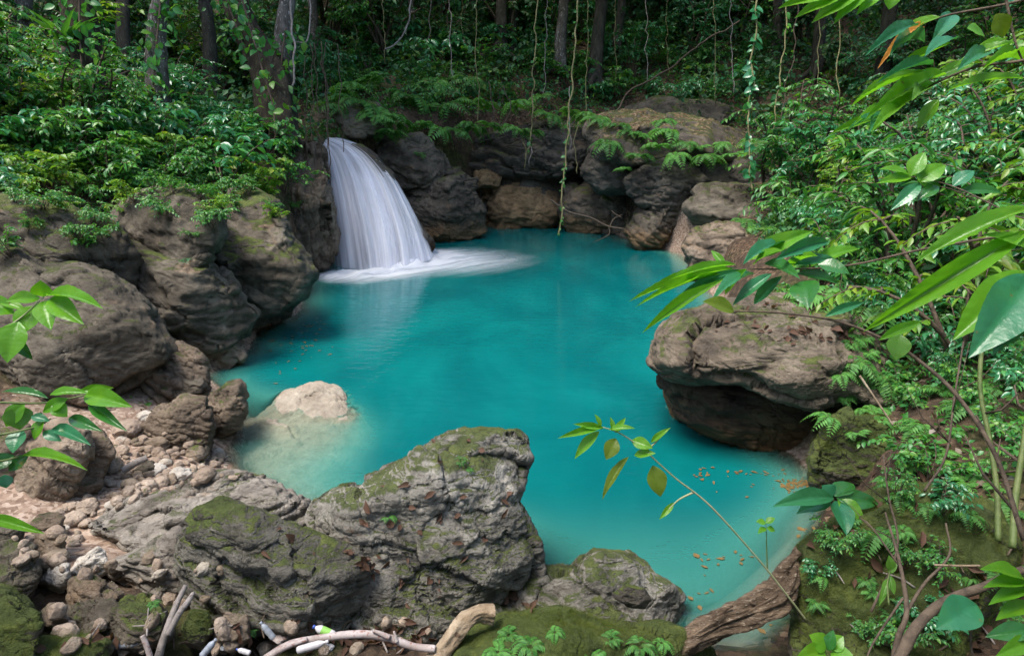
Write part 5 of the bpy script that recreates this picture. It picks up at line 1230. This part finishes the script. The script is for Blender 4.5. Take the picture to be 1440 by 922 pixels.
sprig('ground_leaf_plant', 'pale lime low plant with broad leaves at the bottom edge beside the driftwood', 'plant', [([(1175,960),(1165,925),(1160,912)], [3.55,3.6,3.6])],
 [((1162,912),(1138,892),26,'l_lime',(3.6,3.6)),((1166,912),(1186,894),22,'l_lime',(3.6,3.6)),((1160,916),(1118,926),26,'l_lime',(3.6,3.5)),((1168,918),(1205,930),24,'l_lime',(3.6,3.5)),((1164,914),(1172,885),16,'l_deep',(3.6,3.6))], 3.6, 'stem')
sprig('ground_leaf_plant', 'light green leafy plant spreading in at the right edge near the bottom', 'plant', [([(1500,860),(1450,820),(1415,812)], [3.2,3.3,3.3])],
 [((1440,815),(1378,800),24,'l_lime',(3.3,3.2)),((1445,820),(1382,826),20,'l_lime',(3.3,3.2)),((1446,826),(1390,850),20,'l_lime',(3.3,3.2)),((1420,812),(1400,790),20,'l_blue',(3.3,3.3)),((1450,850),(1400,872),22,'l_lime',(3.3,3.2)),((1450,885),(1385,895),24,'l_deep',(3.2,3.2)),((1452,900),(1400,922),22,'l_lime',(3.2,3.1))], 3.3, 'stem')
sprig('yellow_sprout', 'small yellowish sprout standing upright on the moss-blanketed rock', 'plant', [([(1250,850),(1248,820),(1252,800)], [3.9,3.95,4.0])],
 [((1252,802),(1250,780),12,'l_yel',(4,4)),((1250,812),(1240,842),9,'l_yel',(4,3.95)),((1251,808),(1258,836),9,'l_yel',(4,3.95)),((1249,815),(1236,852),8,'l_yel',(4,3.95)),((1250,806),(1262,790),8,'l_yel',(4,4))], 4, 'stem')
sprig('thin_weed', 'thin upright weed with small pale leaves beside the driftwood tip', 'plant', [([(1079,800),(1078,765),(1077,735)], [4.5,4.5,4.5])],
 [((1077,735),(1063,733),9,'l_lime',(4.5,4.5)),((1077,735),(1090,728),9,'l_lime',(4.5,4.5)),((1077,742),(1066,750),8,'l_lime',(4.5,4.45)),((1078,742),(1090,746),8,'l_lime',(4.5,4.5))], 4.5, 'stem', .005)
# upright green stems of the near thicket on the right
for i, (pth, zc, r_) in enumerate([([(1404,760),(1402,690),(1392,620),(1378,540),(1385,450)], 3.5, .016), ([(1424,770),(1428,700),(1440,620),(1452,540)], 3.4, .018), ([(1300,690),(1330,640),(1342,560),(1355,480)], 4.2, .008), ([(1225,860),(1262,770),(1250,700),(1242,640)], 4.0, .008)]):
    lab = ['olive green cane rising from the moss-blanketed rock', 'thick olive cane at the right edge beside another cane', 'thin dark stem leaning among low shrubs of the right bank', 'thin dark twiggy stem standing on the moss-blanketed rock'][i]
    t_ = thing('bare_stem', lab, 'stem', pt(*pth[0], zc)); l_ = np.array(t_.location)
    P = catmull(np.array([pt(x, y, zc+.1*k) for k, (x, y) in enumerate(pth)]), 8); b = MB(); b.tube(P-l_, np.linspace(r_, r_*.7, len(P)), 8); b.build('stem', M['stem' if i < 2 else 'twig'], t_)
    for k in range(4):
        j = rs.randint(6, len(P)-2); dd = rs.normal(size=3)*.16; dd[2] = abs(dd[2]); b = MB(); b.tube(np.array([P[j], P[j]+dd*.6, P[j]+dd+[0, 0, .08]])-l_, [r_*.5, r_*.4, r_*.2], 5); b.build('side_twig', M['twig'], t_)

# ------------------------------------------------------------------ dead wood
def log(name, label, path, zc, rad, mat, seg=20, rough=.25, cat='log', sub=14, twigs=()):
    zc = np.broadcast_to(zc, (len(path),)); P = catmull(np.array([pt(x, y, q) for (x, y), q in zip(path, zc)]), sub)
    r = np.interp(np.linspace(0, len(rad)-1, len(P)), range(len(rad)), rad); loc = P[0].copy()
    t_ = thing(name, label, cat, loc)
    b = MB(); b.tube(P-loc, r, seg, rough, len(label)); b.build('trunk' if cat == 'log' else 'shaft', M[mat], t_)
    for (tp, z_, rr) in twigs:
        z_ = np.broadcast_to(z_, (len(tp),)); Q = catmull(np.array([pt(x, y, q) for (x, y), q in zip(tp, z_)]), 6); b = MB(); b.tube(Q-loc, np.linspace(rr, rr*.5, len(Q)), 7, .1); b.build('branch_stub', M[mat], t_)
    return t_
log('driftwood_log', 'big weathered driftwood trunk with a jagged upturned end beside the moss-blanketed rock', [(935,925),(985,890),(1040,866),(1085,842),(1108,812),(1119,768)], [3.95,4.05,4.2,4.3,4.35,4.4], [.05,.058,.070,.090,.058,.006], 'wood', 64, .5,
    twigs=[([(1085,830),(1100,800),(1124,775)], 4.36, .05), ([(1010,868),(1018,856),(1030,850)], 4.1, .022), ([(1035,852),(1046,846),(1062,848)], 4.2, .02)])
log('broken_branch', 'thick pale split branch lying at the foot of the pinnacle', [(598,945),(625,912),(648,880),(672,862),(694,862)], [3.75,3.8,3.85,3.9,3.92], [.048,.046,.044,.045,.05], 'woodp', 40, .35)
log('peeled_stick', 'long curved whitish peeled stick across the bottom of the view', [(372,925),(408,905),(450,897),(505,891),(545,896),(580,908),(612,912)], 3.75, [.017,.019,.020,.022,.021,.02,.02], 'woodw', 12, .08, 'stick',
    twigs=[([(548,896),(535,890),(524,886)], 3.73, .016), ([(558,902),(556,894),(554,887)], 3.73, .012)])
log('grey_stick', 'longer of the two grey sticks crossed upright near the bottom left', [(218,940),(232,892),(246,855),(261,822)], [3.65,3.7,3.78,3.85], [.021,.019,.017,.012], 'twiggrey', 10, .1, 'stick')
log('grey_stick', 'shorter of the two grey sticks crossed upright near the bottom left', [(236,892),(252,862),(264,846),(272,833)], [3.66,3.7,3.74,3.78], [.016,.016,.015,.010], 'twiggrey', 10, .1, 'stick')
log('red_stick', 'short reddish stick end sticking up at the bottom beside a clear bottle', [(215,940),(208,912),(200,893)], 3.6, [.016,.015,.013], 'woodw', 8, .1, 'stick')
log('brown_stick', 'short brown stick lying against the litter under the broad boulder', [(375,925),(400,910),(432,898)], 3.72, [.018,.017,.012], 'woodw', 10, .1, 'stick')
log('fallen_branch', 'thin bare dead branch resting in the back of the pool before the grotto', [(774,281),(800,298),(830,306),(855,318),(878,322)], [19.3,19.3,19.2,19.1,19.0], [.03,.03,.027,.025,.02], 'twig', 8, .1, 'branch',
    twigs=[([(858,318),(863,308),(874,302)], 19.1, .022), ([(856,318),(856,330),(834,341)], 19.1, .022), ([(874,306),(864,300),(860,296)], 19.1, .02)])
log('fallen_branch', 'curved twisted root lying over the moss-blanketed rock', [(1440,800),(1390,822),(1330,845),(1290,880),(1262,930)], [3.5,3.5,3.45,3.4,3.35], [.02,.022,.024,.026,.028], 'twig', 10, .15, 'branch')
log('fallen_branch', 'forked dark twig tangle standing at the bottom right corner', [(1255,960),(1262,900),(1275,860),(1265,790),(1245,720)], [3.5,3.55,3.6,3.8,4.0], [.02,.016,.013,.010,.005], 'twig', 8, .15, 'branch',
    twigs=[([(1272,865),(1300,820),(1335,780),(1330,735)], [3.6,3.7,3.8,3.9], .010), ([(1268,800),(1225,740),(1208,728)], [3.8,3.9,4.0], .006), ([(1270,840),(1230,900),(1215,935)], [3.65,3.6,3.5], .007)])
log('pale_stick', 'straight pale cane lying across the moss-blanketed rock', [(1314,794),(1345,795),(1378,795)], 3.55, [.006,.006,.006], 'woodp', 6, .05, 'stick')
log('pale_stick', 'white slender stick leaning on the mossy rounded boulder', [(1209,528),(1232,562),(1256,598)], [4.7,4.65,4.6], [.008,.007,.006], 'pwhite' if False else 'woodp', 6, .05, 'stick')
log('pale_stick', 'pale driftwood stick lying on the stones of the beach', [(172,662),(190,651),(207,643)], [6.15,6.2,6.25], [.035,.033,.028], 'twiggrey', 8, .1, 'stick')

for i in range(34):
    px, py = (rs.uniform(120, 640), rs.uniform(868, 918)) if i < 22 else (rs.uniform(1160, 1430), rs.uniform(760, 915))
    P, n = hit(px, py); a = rs.uniform(0, 6.3); L = rs.uniform(.06, .22); dd = np.array([math.cos(a), math.sin(a), rs.uniform(0, .35)])
    b = MB(); b.tube(catmull(np.array([-dd*L*.5, [0, 0, .012], dd*L*.5+rs.normal(size=3)*.012]), 4), [.006, .006, .006, .006, .005, .005, .004, .004, .003], 6, .1)
    o = link('broken_twig', b.mesh('broken_twig', M['twig' if i % 3 else 'twiggrey']), None, P+n*.012)
    tag(o, 'short broken twig lying in the litter below the broad boulder' if i < 22 else 'short broken twig lying on the big moss-blanketed rock', 'twig', 'twigs in the litter' if i < 22 else 'twigs on the moss-blanketed rock')
for i in range(46):
    px, py = (rs.uniform(60, 330), rs.uniform(780, 915)) if i < 30 else (rs.uniform(300, 620), rs.uniform(872, 918))
    P, n = hit(px, py); s_ = rs.uniform(.02, .065)
    o = bpy.data.objects.new('rubble_stone', protos[rs.randint(9)]); COL.objects.link(o); o.location = P+np.array([0, 0, s_*.2]); o.scale = (s_,)*3; o.rotation_euler = tuple(rs.uniform(0, 6.3, 3))
    tag(o, 'small stone in the rubble between the boulders along the bottom of the near bank', 'stone', 'rubble stones of the near bank')
# ------------------------------------------------------------------ plastic litter
def bottle(label, a, c, z, rad, body, cap, labelm=None, capend=1, za=None):
    A, Cc = pt(*a, z if za is None else za), pt(*c, z); rad = rad*.8; d = Cc-A; L = np.linalg.norm(d); t_ = thing('plastic_bottle', label, 'bottle', A)
    prof = [(0, .35), (.01, .85), (.05, 1), (.2, 1), (.24, .93), (.28, 1), (.5, 1), (.54, .93), (.58, 1), (.68, .98), (.80, .66), (.87, .36), (.90, .34)]
    P = np.array([d*p for p, q in prof]); b = MB(); b.tube(P, [rad*q for p, q in prof], 18); b.build('body', M[body], t_)
    P = np.array([d*p for p in (.90, .905, .99, 1.0)]); b = MB(); b.tube(P, np.array([.40, .46, .46, .36])*rad, 14); b.build('cap', M[cap], t_)
    if labelm: P = np.array([d*p for p in (.22, .3, .5, .6)]); b = MB(); b.tube(P, [rad*1.03]*4, 18, cap=False); b.build('wrapper', M[labelm], t_)
    return t_
bottle('clear crumpled plastic bottle lying beside the mossy sloping block', (155,907), (203,902), 3.72, .030, 'pet', 'pwhite')
bottle('clear small bottle tilted among pink litter under the broad boulder', (385,897), (366,874), 3.78, .022, 'pet', 'pgrey')
bottle('plastic bottle with a green and white wrapper and a blue cap near the peeled stick', (470,893), (440,880), 3.82, .030, 'pwhite', 'pblue', 'plabel')
bottle('opaque white plastic bottle half under the peeled stick', (418,914), (462,901), 3.68, .026, 'pwhite', 'pwhite')
bottle('grey plastic bottle lying by the brown stone at the bottom of the view', (284,922), (304,898), 3.68, .024, 'pgrey', 'pgrey')
bottle('small bottle with a blue cap among the pale fern fronds at the bottom', (352,918), (332,912), 3.66, .018, 'pwhite', 'pblue')
def scrap(label, px, py, z, s, mat, seed):
    U, Fc = ico(4); r = np.random.RandomState(seed); V = U*np.array([1, .8, .35])*s; V = rough_shape(V, Fc, r, s, cuts=6, amp=.3, fine=.3, front=False, facet=.1, nfac=10)
    q, n = hit(px, py); o = link('litter_scrap', mesh_np('litter_scrap', V, Fc, M[mat], False), None, q+n*s*.2); tag(o, label, 'litter')
scrap('crumpled pinkish plastic wrapper beside the small tilted bottle', 395, 893, 3.7, .05, 'woodw', 1)
scrap('crumpled whitish plastic scrap under the peeled stick', 460, 912, 3.7, .035, 'pwhite', 2)
scrap('crumpled pale plastic bag scrap at the bottom beside the grey bottle', 318, 908, 3.7, .028, 'pet', 3)
# ------------------------------------------------------------------ light, sky, camera
SUN_EL, SUN_AZ = R(68), R(238)      # azimuth clockwise from +Y: behind the camera, to the left
w = bpy.data.worlds.new('World'); SC.world = w; w.use_nodes = True
nt = w.node_tree; nt.nodes.clear()
sky = nt.nodes.new('ShaderNodeTexSky'); sky.sky_type = 'NISHITA'; sky.sun_disc = False
sky.sun_elevation = SUN_EL; sky.sun_rotation = SUN_AZ; sky.air_density = 1.0; sky.dust_density = 2.5
bg = nt.nodes.new('ShaderNodeBackground'); bg.inputs[1].default_value = .125
wo = nt.nodes.new('ShaderNodeOutputWorld'); nt.links.new(sky.outputs[0], bg.inputs[0]); nt.links.new(bg.outputs[0], wo.inputs[0])
sl = bpy.data.lights.new('sun', 'SUN'); sl.energy = 1.5; sl.angle = R(25); sl.color = (1, .95, .88)
so = bpy.data.objects.new('sun', sl); COL.objects.link(so)
dv = Vector((math.sin(SUN_AZ)*math.cos(SUN_EL), math.cos(SUN_AZ)*math.cos(SUN_EL), math.sin(SUN_EL)))
so.rotation_euler = dv.to_track_quat('Z', 'Y').to_euler(); so.location = (0, 0, 30)
cd = bpy.data.cameras.new('camera'); cam = bpy.data.objects.new('camera', cd); COL.objects.link(cam)
cam.location = (0, 0, CAMH); cam.rotation_euler = (R(90)-PITCH, 0, 0)
cd.sensor_width = 36; cd.lens = 36*F/1440; cd.clip_start = .05; cd.clip_end = 400
SC.camera = cam
SC.view_settings.view_transform = 'Standard'; SC.view_settings.look = 'None'; SC.view_settings.gamma = 1
SC.view_settings.exposure = 1.75; SC.view_settings.use_curve_mapping = False
SC.cycles.max_bounces = 8; SC.cycles.transparent_max_bounces = 12; SC.cycles.diffuse_bounces = 4; SC.cycles.glossy_bounces = 3
SC.cycles.sample_clamp_indirect = 6; SC.cycles.use_denoising = True
SC.cycles.caustics_reflective = False; SC.cycles.caustics_refractive = False
